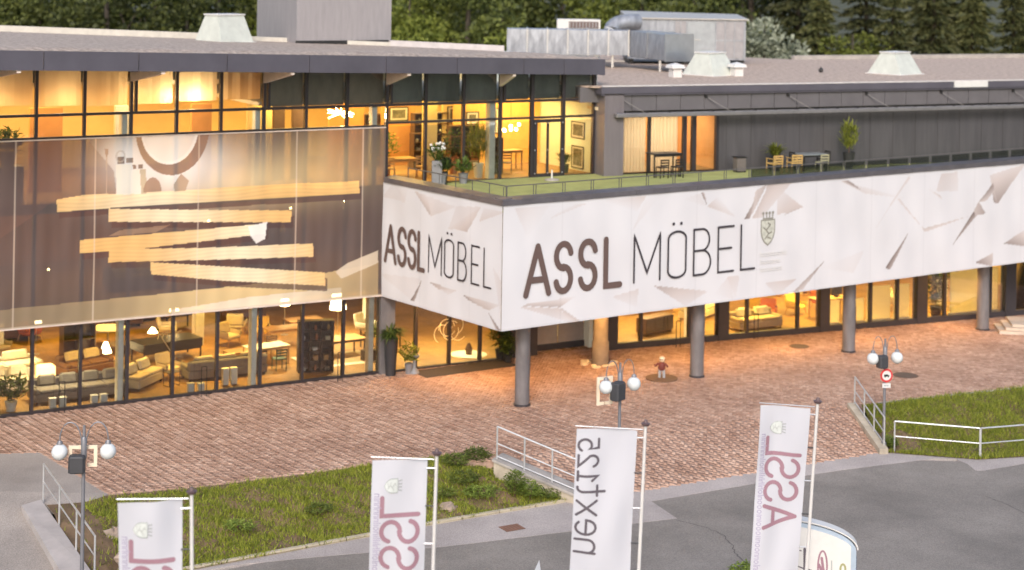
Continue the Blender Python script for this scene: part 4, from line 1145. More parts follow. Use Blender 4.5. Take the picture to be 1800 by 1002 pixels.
flag((-5.47, 30.19), 6.6, 1.10, .10, 'mauve-lettered white flag at the far left, lowest in view', 'A', -.02, .4)
flag((-1.28, 32.81), 6.6, 1.05, .06, 'mauve-lettered white flag in front of the left grass bank', 'A', .015, 1.7)
flag((2.89, 35.17), 6.6, 1.24, .05, 'white flag with thin dark mirrored lettering ending in 125', 'n', .03, 2.6)
flag((6.78, 37.25), 6.6, 1.08, .08, 'mauve-lettered white flag beside the rounded totem sign', 'A', .05, 4.1)

# ------------------------------------------------------------------ totem sign bottom right
p = Vector((6.2, 38.6, ZR)); tt = thing('totem_sign', 'white rounded totem sign with blue-grey edge at the lower right', 'sign', at(p, -.12))
M = WM[tt.name]
hh = 3.62 - ZR
prof = [(-.25, 0), (1.72, 0), (1.72, hh - .62)] + [(1.72 - 1.97 * (1 - math.cos(PI / 2 * i / 14)) ** 1.0 * .999, hh - .62 + .62 * math.sin(PI / 2 * i / 14)) for i in range(1, 15)]
prof = prof[:-1] + [(-.25, hh)]
MB(M).extr(prof, 0, .32).build('edge_band', mat('blue_grey_edge', (.38, .46, .55), .4, .1), tt)
def shrink(k): return [(x * (1 - k) + .385 * k, z * (1 - k) + (hh / 2) * k) for x, z in prof]
inner = [(max(-.2, min(x, 1.60)) if True else x, z - .09 if z > .5 else z) for x, z in prof]
MB(M).extr(inner, -.02, -.001).build('face', WHITE, tt)
rim = [(x + .035, z + .035) for x, z in prof[2:]]
mb = MB(M); 
for a, b in zip(rim, rim[1:]): mb.bar((a[0], .16, a[1]), (b[0], .16, b[1]), .33, .025)
mb.build('rim', WHITE, tt)
MB(M).box((1.722, .02, .1), (1.735, .30, hh - .75)).build('side_strip', mat('navy_strip', (.05, .06, .10), .4), tt)
ft = lambda x, y, l: M @ Vector((x, -.022 - l, y))
mb = MB(); ribbon(mb, [(.98 + a, hh - 1.0 + b) for a, b in arc(0, 0, .10, .36, 0, 360, 24)], .02, ft, .001)
ribbon(mb, [(.90, hh - .95), (1.02, hh - 1.2), (.96, hh - .8)], .03, ft, .002); mb.build('oval_logo', INKM, tt)
mb = MB(); ribbon(mb, [(.58, hh - .62), (.60, hh - 1.6)], .03, ft, .001); ribbon(mb, [(.60, hh - 1.05), (.84, hh - 1.12)], .015, ft, .002); ribbon(mb, [(.50, hh - .66), (.30, hh - .62), (.22, hh - .75)], .014, ft, .002); ribbon(mb, [(.40, hh - 1.0), (.55, hh - 1.05)], .014, ft, .002); mb.build('emblem', INKD, tt)
mb = MB(); ribbon(mb, [(1.18, hh - .85), (1.18, hh - 1.25), (1.28, hh - 1.30)], .014, ft, .001); mb.build('small_mark', GREYL, tt)
mb = MB(); ribbon(mb, [(1.43 + a, hh - 1.02 + b) for a, b in arc(0, 0, .055, .11, 0, 360, 12)], .022, ft, .001); mb.build('shield_mark', mat('olive_mark', (.30, .30, .14), .6), tt)

# ------------------------------------------------------------------ lamp posts with twin globes
GLOBE = mat('opal_globe', (.64, .66, .66), .25, 0, .04)
POST = mat('lamp_grey', (.22, .22, .24), .45, .4)
def lamp(base, zb_, H_, rz, spread, label, extra):
    t = thing('street_lamp', label, 'lamp', at((base[0], base[1], zb_), rz), 'twin-globe lamp posts'); M = WM[t.name]
    MB(M).lathe([(.10, 0), (.10, .25), (.055, .3), (.045, H_ - .3), (.035, H_ + .05)], 12).build('post', POST, t, True)
    for s in (-1, 1):
        a = [(s * (.06 + (spread - .06) * .5 * (1 - math.cos(PI * i / 10))), 0, H_ - .42 + .50 * math.sin(PI * i / 10) + (.10 * i / 10)) for i in range(11)]
        MB(M).tube([(s * .06, 0, H_ - .75)] + a, .018, 8).build('arm', POST, t, True)
        z = H_ - .34
        MB(M).lathe([(.07, z - .03), (.085, z - .09), (.04, z - .0)], 10, (s * spread, 0, 0)).build('collar', POST, t)
        MB(M).ball((s * spread, 0, z - .30), .212, 20).build('globe', GLOBE, t, True)
    MB(M).lathe([(.06, H_ - .85), (.075, H_ - .8), (.075, H_ - .3), (.05, H_ - .25)], 12).build('sleeve', POST, t, True)
    return t, M
l1 = G(1555, 770, ZR * .3); l1 = Vector((12.65, 57.9, 0))
q = G(1553, 790, -.85)
t1, M1 = lamp((q.x, q.y), -.85, 3.85, .25, .46, 'twin-globe lamp post carrying a red-ringed round traffic sign', 'sign')
def loud(M, t, y, z, w=.42, h=.52, tilt=.15):
    MB(M @ Matrix.Translation((-.16, y, z)) @ Matrix.Rotation(tilt, 4, 'Z')).rbox((-w / 2, -.15, -h / 2), (w / 2, .17, h / 2), .05).build('loudspeaker', mat('speaker_grey', (.045, .045, .05), .6), t)
    MB(M).bar((-.1, y, z), (0, 0, z), .03).build('speaker_bracket', POST, t)
loud(M1, t1, -.12, 3.12, .36, .44)
sg = MB(M1); sg.lathe([(.30, -.012), (.30, .012)], 28)
Ms = M1 @ Matrix.Translation((.02, -.10, 2.62)) @ Matrix.Rotation(PI / 2, 4, 'X') @ Matrix.Scale(.72, 4)
sp = thing('traffic_sign', 'round red-ringed no-lorries sign with white plate on the lamp post', 'sign', Ms)
MB(Ms).lathe([(.33, -.01), (.33, .01)], 28).build('ring', mat('sign_red', (.55, .04, .04), .4), sp)
MB(Ms).lathe([(.235, .011), (.235, .016)], 28).build('disc', WHITE, sp)
MB(Ms).box((-.14, -.05, .017), (.06, .06, .022)).box((.065, -.05, .017), (.13, .02, .022)).box((-.11, -.09, .017), (-.05, -.05, .0215)).box((.06, -.09, .017), (.11, -.05, .0215)).build('lorry_mark', BLACK, sp)
MB(Ms).box((-.22, -.60, -.01), (.22, -.38, .01)).build('plate', WHITE, sp)
MB(Ms).box((-.13, -.52, .011), (-.02, -.46, .014)).box((.0, -.52, .011), (.11, -.46, .014)).build('plate_text', GREYL, sp)
q = G(1084, 775, 0)
t2, M2_ = lamp((3.50, 52.3), -.75, 4.62, .5, .50, 'twin-globe lamp post behind the thin-lettered flag', 'board')
loud(M2_, t2, -.15, 3.86, .46, .55, .4)
SIGNW = mat('warm_board', (.78, .66, .50), .6, 0, .1)
def frame_board(M, x, y, z, w, h, label):
    """open rectangular board fixed to the lamp post"""
    B_ = M @ Matrix.Translation((x, y, z)); t = thing('notice_frame', label, 'sign', B_, 'frames on lamp posts')
    for a, b in (((-w / 2, 0, -h / 2), (-w / 2 + .09, .05, h / 2)), ((w / 2 - .09, 0, -h / 2), (w / 2, .05, h / 2)), ((-w / 2 + .091, 0, h / 2 - .09), (w / 2 - .091, .05, h / 2)), ((-w / 2 + .091, 0, -h / 2), (-w / 2 + .25, .05, -h / 2 + .09)), ((w / 2 - .25, 0, -h / 2), (w / 2 - .091, .05, -h / 2 + .09))):
        MB(B_).box(a, b).build('frame_bar', SIGNW, t)
    MB(B_).bar((-.02, .02, 0), (-.02 - 0 * x, -y * .5, 0), .04).build('bracket', POST, t)
frame_board(M2_, -.42, .18, 3.82, .55, .85, 'pale upright frame on the middle lamp post beside its loudspeaker')
t3, M3 = lamp((-10.98, 44.95), -.85, 4.55, .12, .62, 'twin-globe lamp post at the far left in front of the railing', 'frame')
loud(M3, t3, -.10, 3.62, .42, .46, .0)
frame_board(M3, -.04, .14, 3.75, .74, .56, 'pale open square frame on the leftmost lamp post')

# ------------------------------------------------------------------ railings and wing walls
def railing(path, h, nrails, posts_n, label, r=.028, name='railing', verts=False):
    path = [Vector(p) for p in path]
    t = thing(name, label, 'railing', at(path[0]))
    up = Vector((0, 0, h))
    for a, b in zip(path, path[1:]):
        for k in range(nrails):
            f = 1 - k / nrails if nrails > 1 else 1
            f = [1, .5, .12][k] if nrails <= 3 else 1 - k * .28
            MB().tube([tuple(a + up * f), tuple(b + up * f)], r if k == 0 else r * .75, 8).build('rail', RAILG, t)
    for p in resample(path, posts_n):
        MB().tube([tuple(p - Vector((0, 0, .1))), tuple(p + up)], r, 8).build('post', RAILG, t)
    return t
railing([G(76, 878, .02), G(166, 1012, -.40)], 1.05, 2, 4, 'slanting pale railing at the far left beside the access road')
a, b = Vector((-.22, 55.22, 0)), Vector((2.42, 54.0, -.72))
railing([a + Vector((0, 0, .05)), b + Vector((0, 0, .05))], 1.08, 3, 4, 'three-rail railing on the left wing wall behind the thin-lettered flag')
ww = thing('wing_wall', 'stained concrete wing wall below the railing left of the ramp', 'wall')
d = (b - a).normalized(); n = Vector((-d.y, d.x, 0)).normalized()
WW = mat('stained_concrete', (.40, .345, .27), .9, 0, .28, 1.8, .5, 25)
q0, q1 = a - d * .05, b + d * .1
vs = []
for p in (q0, q1):
    for s in (-.13, .14): vs += [(p.x + n.x * s, p.y + n.y * s, -1.3), (p.x + n.x * s, p.y + n.y * s, p.z + .02)]
MB().add(vs, [(0, 4, 5, 1), (2, 3, 7, 6), (1, 5, 7, 3), (0, 1, 3, 2), (4, 6, 7, 5)]).build('wall', WW, ww)
vs = []
for p in (q0 - d * .04, q1 + d * .04):
    for s in (-.19, .62): vs += [(p.x + n.x * s, p.y + n.y * s, p.z + .021), (p.x + n.x * s, p.y + n.y * s, p.z + .10)]
MB().add(vs, [(0, 4, 5, 1), (2, 3, 7, 6), (1, 5, 7, 3), (0, 1, 3, 2), (4, 6, 7, 5), (0, 2, 6, 4)]).build('coping', CONC, ww)
a, b = Vector((12.72, 63.0, .0)), Vector((13.22, 60.25, -.75))
railing([a + Vector((.1, 0, .05)), b + Vector((.1, 0, .05))], 1.02, 3, 4, 'three-rail railing on the right wing wall in front of the traffic sign')
ww = thing('wing_wall', 'narrow concrete wing wall right of the ramp below the traffic sign', 'wall')
d = (b - a).normalized(); n = Vector((-d.y, d.x, 0)).normalized()
vs = []
for p in (a - d * .05, b + d * .25):
    for s in (-.16, .16): vs += [(p.x + n.x * s, p.y + n.y * s, -1.3), (p.x + n.x * s, p.y + n.y * s, p.z + .10)]
MB().add(vs, [(0, 4, 5, 1), (2, 3, 7, 6), (1, 5, 7, 3), (0, 1, 3, 2), (4, 6, 7, 5)]).build('wall', WW, ww)
rp = [G(1572, 793, ZR + .02), G(1722, 806, ZR + .02), G(1960, 786, ZR + .02)]
railing(rp[:2], 1.05, 2, 2, 'two-rail grey fence along the right grass bank, left bay')
railing([rp[1] + Vector((.03, 0, 0)), rp[2]], 1.05, 2, 3, 'two-rail grey fence running out of the picture on the right')

# ------------------------------------------------------------------ terrace
tr = thing('terrace_railing', 'low thin dark railing round the green terrace', 'railing', FB.M)
THIN = mat('thin_rail_grey', (.13, .125, .12), .5, .3)
for F, a, b, n in ((FB, .45, 32, 24), (FC, .9, LC - .5, 6)):
    MB(F.M).bar((a, .55, 8.06), (b, .55, 8.06), .035).build('rail', THIN, tr)
    for i in range(n + 1):
        u = a + (b - a) * i / n
        for dx in ((-.055, .055) if F is FB else (0,)):
            MB(F.M).bar((u + dx, .55, 7.28), (u + dx, .55, 8.04), .022).build('post', THIN, tr)
    MB(F.M).bar((a, .55, 7.40), (b, .55, 7.40), .018).build('rail', THIN, tr)
    pane_m = glass('smoked_glass', (.86, .88, .86), .8)
    for i in range(n):
        if F is FB and i >= 9:
            u = a + (b - a) * i / n; w = (b - a) / n
            MB(F.M).box((u + .08, .54, 7.44), (u + w - .08, .56, 8.0)).build('glass_panel', pane_m, tr)

def chair(M, label, wood, h=.82, sw=.42, group=None, arms=False):
    t = thing('chair', label, 'chair', M, group)
    MB(M).rbox((-sw / 2, -sw / 2, .42), (sw / 2, sw / 2, .47), .02).build('seat', wood, t)
    for sx in (-1, 1):
        for sy in (-1, 1):
            top = h if sy > 0 else (.64 if arms else .42)
            MB(M).bar((sx * (sw / 2 - .02), sy * (sw / 2 - .02), 0), (sx * (sw / 2 - .02), sy * (sw / 2 + (.03 if sy > 0 else -.02)), top), .032).build('leg', wood, t)
        if arms: MB(M).box((sx * sw / 2 - .025, -sw / 2, .641), (sx * sw / 2 + .025, sw / 2 - .02, .665)).build('armrest', wood, t)
    for k in range(3): MB(M).box((-sw / 2 + .02, sw / 2 - .005, h - .06 - k * .11), (sw / 2 - .02, sw / 2 + .02, h - k * .11)).build('back_slat', wood, t)
    return t
def table(M, label, top_m, leg_m, w=1.2, d=.7, h=.74, round_=False, group=None, th=.04):
    t = thing('table', label, 'table', M, group)
    if round_:
        MB(M).lathe([(w / 2 - .01, h - th), (w / 2, h - th / 2), (w / 2 - .01, h)], 24).build('table_top', top_m, t)
        MB(M).lathe([(.04, .03), (.04, h - th)], 10).build('leg', leg_m, t); MB(M).lathe([(.28, 0), (.28, .02), (.05, .04)], 16).build('base', leg_m, t)
    else:
        MB(M).rbox((-w / 2, -d / 2, h - th), (w / 2, d / 2, h), .015).build('table_top', top_m, t)
        for sx in (-1, 1):
            for sy in (-1, 1): MB(M).box((sx * (w / 2 - .06) - .025, sy * (d / 2 - .06) - .025, 0), (sx * (w / 2 - .06) + .025, sy * (d / 2 - .06) + .025, h - th)).build('leg', leg_m, t)
        MB(M).box((-w / 2 + .09, -d / 2 + .05, h - th - .08), (w / 2 - .09, -d / 2 + .07, h - th - .001)).build('apron', leg_m, t)
    return t
def leaves(M, n, rx, rz, z0, L0, L1, w, up, seed, m, parent, name='foliage', spherical=False):
    r = np.random.default_rng(seed); V, Fs = [], []
    for i in range(n):
        a = r.uniform(0, 2 * PI)
        if spherical:
            v = r.normal(size=3); v /= np.linalg.norm(v); rad = r.uniform(.35, 1) ** .6
            b = Vector((v[0] * rx * rad, v[1] * rx * rad, z0 + rz * (.5 + .5 * v[2] * rad)))
        else: b = Vector((rx * .25 * math.cos(a) * r.random(), rx * .25 * math.sin(a) * r.random(), z0 + rz * .25 * r.random()))
        l = r.uniform(L0, L1); e = up + r.normal(0, .28)
        d = Vector((math.cos(a) * math.cos(e), math.sin(a) * math.cos(e), math.sin(e)))
        s = Vector((-math.sin(a), math.cos(a), 0)) * w
        m1 = b + d * l * .5 + Vector((0, 0, .06 * l)); tip = b + d * l - Vector((0, 0, .28 * l if not spherical else .1 * l))
        k = len(V); V += [b, m1 - s, m1 + s, tip]; Fs += [(k, k + 1, k + 3, k + 2)]
    mb = MB(M); mb.add(V, Fs)
    return tag(mb.build(name, m, parent), kind='stuff')
LEAF = leafmat('pot_leaf', (.03, .06, .012), (.14, .20, .03)); LEAFY = leafmat('grassy_leaf', (.10, .13, .015), (.34, .36, .05)); LEAFD = leafmat('dark_leaf', (.012, .028, .010), (.06, .10, .025))
def pot_plant(p, label, pot_h, pot_r, pot_m, n, rx, rz, L0, L1, w, up, lm, seed, spherical=False, group=None, square=False):
    t = thing('potted_plant', label, 'plant', at(p), group); M = WM[t.name]
    if square: MB(M).rbox((-pot_r, -pot_r, 0), (pot_r, pot_r, pot_h), .02).build('pot', pot_m, t)
    else: MB(M).lathe([(pot_r * .72, 0), (pot_r, pot_h * .95), (pot_r * 1.06, pot_h), (pot_r * .9, pot_h), (pot_r * .88, pot_h - .04)], 16).build('pot', pot_m, t, True)
    if spherical and rz > .8: MB(M).tube([(0, 0, pot_h - .05), (.02, .01, pot_h + rz * .5)], .025, 6).build('stem', WALN, t)
    leaves(M, n, rx, rz, pot_h - .02, L0, L1, w, up, seed, lm, t, spherical=spherical)
    return t
Z7 = 7.30
def T(px, py): return G(px, py, Z7)
DPOT = mat('black_pot', (.03, .03, .033), .5); GPOT = mat('grey_pot', (.20, .20, .21), .6)
# black table set
q = FR.w(1.05, -1.15, Z7)
table(at(q, .42), 'black terrace table in front of the curtained window', BLACK, BLACK, 1.35, .75, .98, th=.05)
for k, (dx, lb) in enumerate(((-.35, 'black terrace chair at the left end of the black table'), (.35, 'black terrace chair at the right end of the black table'))):
    chair(at(FR.w(1.05 + dx, -1.65, Z7), .42 + PI), lb, BLACK, .78, .40)
q = FR.w(4.95, -.75, Z7); t = thing('side_stand', 'small dark square stand by the grey terrace wall', 'stand', at(q, .42))
MB(WM[t.name]).rbox((-.22, -.2, .05), (.22, .2, .62), .03).build('body', mat('weathered_box', (.14, .12, .11), .7), t); MB(WM[t.name]).box((-.25, -.23, .621), (.25, .23, .66)).build('top', BLACK, t); MB(WM[t.name]).box((-.2, -.18, 0), (.2, .18, .05)).build('plinth', BLACK, t)
YEL = mat('pale_teak', (.50, .32, .11), .55, 0, .15, 5)
for u, n, rz, lb in ((6.05, -1.75, .5, 'yellow wooden terrace armchair on the left of its pair'), (7.05, -1.75, .3, 'yellow wooden terrace armchair on the right of its pair')):
    chair(at(FR.w(u, n, Z7), rz + PI), lb, YEL, .80, .50, arms=True)
table(at(FR.w(8.25, -1.2, Z7), .42), 'grey-topped terrace table beside the yellow armchairs', mat('slate_top', (.22, .24, .24), .3), BLACK, 1.25, .8, .74)
for u, n, rz, lb in ((7.65, -1.0, .42 + PI / 2, 'dark terrace chair left of the grey-topped table'), (9.05, -.95, .42 - PI / 2, 'dark terrace chair right of the grey-topped table'), (8.3, -1.95, .42 + PI, 'slim pale-legged chair in front of the grey-topped table')):
    chair(at(FR.w(u, n, Z7), rz), lb, BLACK if 'dark' in lb else mat('pale_steel', (.5, .46, .3), .4, .4), .80, .42)
pot_plant(FR.w(6.75, -.75, Z7), 'bushy spiky plant behind the yellow terrace armchairs', .55, .26, DPOT, 150, .5, .6, .55, .95, .026, .95, LEAFY, 21)
pot_plant(FR.w(10.35, -1.0, Z7), 'tall upright leafy plant in a black pot on the terrace', .72, .26, DPOT, 340, .36, 1.25, .28, .55, .024, .9, LEAFY, 22, True)
q = T(970, 317); t = thing('parasol_base', 'round parasol foot with short stub on the terrace turf', 'stand', at(q))
MB(WM[t.name]).lathe([(.30, 0), (.30, .05), (.06, .09)], 18).build('foot', CONC, t); MB(WM[t.name]).lathe([(.035, .09), (.035, .42)], 10).build('stub', WHITE, t)
# plants along the terrace rail near the corner of the glass front
for k, (px, py, lb, a) in enumerate((
    (706, 309, 'white-flowering plant in a tall grey planter at the terrace corner', ('w', .95, .20)), (735, 313, 'small dark leafy shrub in a black pot on the terrace corner', ('d', .5, .18)),
    (752, 318, 'low spreading plant in a pale pot at the terrace corner', ('g', .45, .20)), (773, 312, 'wiry green shrub behind the terrace rail', ('g', .4, .20)))):
    kd, ph, pr = a; p = FA.w(*FA.loc(T(px, py)).xy) + Vector((0, 0, Z7)); l = FA.loc(p); p = FA.w(max(l.x, 18.5), min(l.y, -.6), Z7)
    pot_plant(p, lb, ph, pr, GPOT if kd != 'd' else DPOT, 150, .36, .55, .15, .35, .035, .8, LEAFD if kd == 'd' else LEAF, 31 + k, True, square=(kd == 'w'))
    if kd == 'w':
        fm = MB(); r = random.Random(4)
        for _ in range(26): fm.ball((p.x + r.uniform(-.28, .28), p.y + r.uniform(-.2, .2), p.z + ph + .35 + r.uniform(0, .35)), .055, 6)
        tag(fm.build('blossom_cluster', WHITE), 'white blossoms on the planter at the terrace corner', 'flowers')
pot_plant(FA.w(22.2, .75, Z7), 'tall grassy plant in a pale pot just inside the upper glass front', .6, .22, WHITE, 260, .45, 1.3, .4, 1.0, .022, 1.0, LEAFY, 41, True)
pot_plant(FA.w(26.35, .8, Z7), 'dark bushy plant inside the terrace door below the pictures', .35, .2, DPOT, 120, .4, .6, .4, .8, .025, .9, LEAFD, 42)
# terrace double door in the glass front
dr = thing('terrace_door', 'dark-framed glass double door from the upper showroom to the terrace', 'door', FA.w(24.3, 0, Z7) and (FA.M @ Matrix.Translation((24.27, 0, Z7))))
M = WM[dr.name]
for (a, b) in ((.06, .22), (.66, .78), (1.36, 1.46)): MB(M).box((a, -.05, 0), (b, -.022, 2.36)).build('door_stile', MUL, dr)
MB(M).box((.22, -.05, 2.22), (1.36, -.022, 2.36)).build('door_rail', MUL, dr); MB(M).box((.22, -.05, 0), (.66, -.022, .14)).build('door_rail', MUL, dr); MB(M).box((.78, -.05, 0), (1.36, -.022, .14)).build('door_rail', MUL, dr)
for x in (.10, .72, 1.42):
    for z in (.15, 1.1, 2.2): MB(M).ball((x, -.07, z), .03, 8).build('hinge', STEEL, dr)

# ------------------------------------------------------------------ showroom lighting (ceiling lights that are on)
WARM = (1.0, .61, .13)
for u in (-2, 5, 12, 19, 24.5):
    for n in (4.0, 11.0):
        area_light('ceiling_light', FA, u, n, 3.25, 4.5 if u < 24 else 3, 5.0, 120 if n < 6 else 40, WARM)
def spot(name, p, watt, cone=105, col=WARM, r=.12):
    l = bpy.data.lights.new(name, 'SPOT'); l.energy = watt; l.color = col; l.spot_size = math.radians(cone); l.spot_blend = .7; l.shadow_soft_size = r
    o = bpy.data.objects.new(name, l); COL.objects.link(o); o.location = p
for u, n, w in ((5.2, 1.9, 330), (8.3, 3.4, 300), (11.9, 2.2, 360), (15.0, 3.2, 330), (17.6, 2.6, 420), (4.3, 6.2, 380), (9.8, 9.4, 360), (13.6, 7.6, 420), (18.5, 7.0, 420), (20.6, 2.6, 420), (22.4, 2.0, 300), (7.0, 12.0, 260), (15.0, 12.5, 260)):
    spot('ceiling_spot', FA.w(u, n, 3.22), w * 1.55, 105, WARM if int(u * 7) % 3 else (1.0, .80, .46))
for u, n, w in ((2.2, 2.4, 420), (6.6, 2.2, 480), (11.4, 2.6, 480), (16.6, 2.0, 480), (19.5, 1.6, 320), (5.0, 6.5, 380), (13.0, 7.0, 380)):
    spot('ceiling_spot', FR.w(u, n, 3.0), w * 1.7, 115, WARM if int(u * 7) % 3 else (1.0, .80, .46))
for u in (0, 8, 15.5): area_light('ceiling_light', FA, u, 4.5, 6.85, 6, 6, 120, WARM)
for u, n, z, w in ((3.0, 2.2, 6.3, 20), (11.2, 2.0, 6.2, 26), (14.8, 2.6, 6.4, 26), (5.0, 1.5, 4.9, 8)):
    point_light('hanging_bulb', FA.w(u, n, z), w, (1, .66, .25), .06); MB().ball(tuple(FA.w(u, n, z - .16)), .05, 8).build('ceiling_bulb', glow('bulb_glow', (1, .72, .3), 14), store)
for u in (15.5, 20.3, 24.8): area_light('ceiling_light', FA, u, 4.6, 10.40, 4, 6, 300, (1.0, .66, .17))
for u in (-3, 3, 9): area_light('ceiling_light', FA, u, 4.6, 11.30, 5, 6, 330, (1.0, .64, .22))
for u in (2.3, 8, 13, 18, 22.5): area_light('ceiling_light', FR, u, 5.5, 3.02, 4.2, 8, 300, WARM)
area_light('ceiling_light', FR, 2.0, 2.2, 9.94, 3.6, 2.6, 150, (1, .84, .58))
for u in (2.6, 5.2, 7.6): point_light('blind_lamp', FA.w(u, 1.0, 11.0), 24, (1.0, .76, .46), .12)
for u, w in ((10.0, 45), (9.0, 34)): point_light('blind_lamp', FA.w(u, .75, 10.95), w, (1.0, .82, .56), .12)
# recessed downlights in the terrace soffit
for u, n in ((3, 4.5), (7.5, 3.8), (12, 3.2), (16.5, 2.8), (21, 2.2), (1.5, 7.0), (26, 1.9)):
    p = FB.w(u, n, 3.02)
    l = bpy.data.lights.new('downlight', 'SPOT'); l.energy = 330; l.color = (1, .52, .15); l.spot_size = math.radians(150); l.spot_blend = .8; l.shadow_soft_size = .15
    o = bpy.data.objects.new('downlight', l); COL.objects.link(o); o.location = p
    MB().lathe([(.13, 3.035), (.13, 3.058)], 14, (p.x, p.y, 0)).build('downlight_lens', glow('lens_glow', (1, .75, .45), 6), store)

# ------------------------------------------------------------------ showroom furniture
def sofa(M, label, fab, w=2.2, d=.95, cush=None, ncu=2, arms=(1, 1), low=False):
    t = thing('sofa', label, 'sofa', M)
    MB(M).rbox((-w / 2, -d / 2, .10), (w / 2, d / 2, .40), .05).build('base', fab, t)
    MB(M).rbox((-w / 2, d / 2 - .22, .401), (w / 2, d / 2, .78 if not low else .66), .08).build('backrest', fab, t)
    for s, k in ((-1, arms[0]), (1, arms[1])):
        if k: MB(M).rbox((s * w / 2 - (.0 if s < 0 else .2), -d / 2, .402), (s * w / 2 + (.2 if s < 0 else .0), d / 2 - .221, .58), .06).build('armrest', fab, t)
    a, b = -w / 2 + .21 * arms[0], w / 2 - .21 * arms[1]
    for i in range(ncu):
        x0, x1 = a + (b - a) * i / ncu + .01, a + (b - a) * (i + 1) / ncu - .01
        MB(M).rbox((x0, -d / 2 + .01, .401), (x1, d / 2 - .23, .52), .06).build('seat_cushion', fab, t)
        if cush: MB(M @ Matrix.Translation(((x0 + x1) / 2, d / 2 - .36, .55)) @ Matrix.Rotation(-.35, 4, 'X')).rbox((-(x1 - x0) * .42, -.09, -.02), ((x1 - x0) * .42, .09, .36), .09).build('pillow', cush, t)
    for sx in (-1, 1):
        for sy in (-1, 1): MB(M).box((sx * (w / 2 - .1) - .03, sy * (d / 2 - .1) - .03, 0), (sx * (w / 2 - .1) + .03, sy * (d / 2 - .1) + .03, .10)).build('foot', BLACK, t)
    return t
def armchair(M, label, fab, leg):
    t = thing('armchair', label, 'armchair', M)
    MB(M).rbox((-.36, -.36, .30), (.36, .36, .45), .07).build('seat', fab, t)
    MB(M @ Matrix.Translation((0, .33, .45)) @ Matrix.Rotation(-.2, 4, 'X')).rbox((-.36, -.06, 0), (.36, .07, .48), .07).build('backrest', fab, t)
    for s in (-1, 1):
        MB(M).rbox((s * .37 - .05, -.34, .40), (s * .37 + .05, .34, .62), .05).build('armrest', fab, t)
        for q in (-1, 1): MB(M).bar((s * .36, q * .34, 0), (s * .28, q * .28, .31), .03).build('leg', leg, t)
    return t
def shelf(M, label, m, w, d, h, rows, cols, seed, fill=True):
    t = thing('shelf_unit', label, 'shelf', M)
    for k in range(cols + 1):
        x = -w / 2 + w * k / cols; MB(M).box((x - .02, -d / 2, 0), (x + .02, d / 2, h)).build('upright', m, t)
    for k in range(rows + 1):
        z = .04 + (h - .06) * k / rows
        for c in range(cols):
            a, b = -w / 2 + w * c / cols + .021, -w / 2 + w * (c + 1) / cols - .021
            MB(M).box((a, -d / 2 + .005, z - .018), (b, d / 2 - .005, z + .018)).build('shelf_board', m, t)
    MB(M).box((-w / 2 + .02, d / 2 - .012, .06), (w / 2 - .02, d / 2 - .004, h - .05)).build('back_panel', m, t)
    r = random.Random(seed); cm = [WHITE, CREAF, OAK, STEEL, TERRA, GREYF]
    if fill:
        dec = thing('shelf_goods', 'vases and books on the ' + label, 'ornaments', M)
        for k in range(rows):
            z = .06 + (h - .06) * k / rows
            for c in range(cols):
                if r.random() < .8:
                    x = -w / 2 + w * (c + .5) / cols + r.uniform(-.05, .05); hh_ = r.uniform(.12, .26)
                    if r.random() < .5: MB(M).lathe([(.035, z), (.06, z + hh_ * .5), (.03, z + hh_)], 10, (x, -.05, 0)).build('vase', r.choice(cm), dec)
                    else: MB(M).box((x - .10, -.1, z), (x + .08, .08, z + hh_ * .8)).build('book_stack', r.choice(cm), dec)
    return t
def floor_lamp(M, label, h, shade_h, r0, r1, watt):
    t = thing('floor_lamp', label, 'lamp', M)
    MB(M).lathe([(.16, 0), (.16, .02), (.02, .03)], 16).build('base', STEEL, t); MB(M).lathe([(.012, .03), (.012, h - shade_h * .5)], 8).build('stem', STEEL, t)
    MB(M).lathe([(r0, h - shade_h), (r1, h)], 18, cap=False).build('shade', glow('lit_shade', (1.0, .74, .36), 7), t, True)
    if watt: point_light('lamp_bulb', M @ Vector((0, 0, h - shade_h * .5)), watt)
    return t
def iA(u, n, rz=0, z=.0): return FA.M @ Matrix.Translation((u, n, z)) @ Matrix.Rotation(rz, 4, 'Z')
def iR(u, n, rz=0, z=.0): return FR.M @ Matrix.Translation((u, n, z)) @ Matrix.Rotation(rz, 4, 'Z')
sofa(iA(6.15, 1.55), 'long grey sofa with grey pillows behind the leftmost shop windows', GREYF, 3.4, 1.05, GREYF, 4, (1, 0))
sofa(iA(8.75, 2.3, .75), 'beige chaise end set at an angle beside the long grey sofa', BEIGF, 1.9, .95, CREAF, 2, (0, 0))
t = thing('wire_side_table', 'small open wire side table beside the beige chaise', 'table', iA(9.75, 1.75, .3)); M = WM[t.name]
MB(M).box((-.25, -.2, .5), (.25, .2, .52)).build('table_top', BLACK, t)
for sx in (-.23, .23):
    for sy in (-.18, .18): MB(M).bar((sx, sy, 0), (sx, sy, .5), .02).build('leg', BLACK, t)
    MB(M).bar((sx, -.17, .01), (sx, .17, .01), .02).build('foot_bar', BLACK, t)
sofa(iA(12.05, 2.35, PI), 'grey sofa seen from behind between the two white posts', GREYF, 3.2, 1.0, BEIGF, 3)
armchair(iA(10.05, 2.9, .4), 'yellow-beige armchair at the left end of the turned grey sofa', BEIGF, OAK)
sofa(iA(4.6, 5.9, .1), 'cream daybed deep inside at the far left window', CREAF, 2.6, 1.2, CREAF, 2, (0, 1), True)
sofa(iA(4.1, 3.6, -.2), 'cream sofa with yellow light between grey sofa and daybed', CREAF, 2.0, 1.0, CREAF, 2)
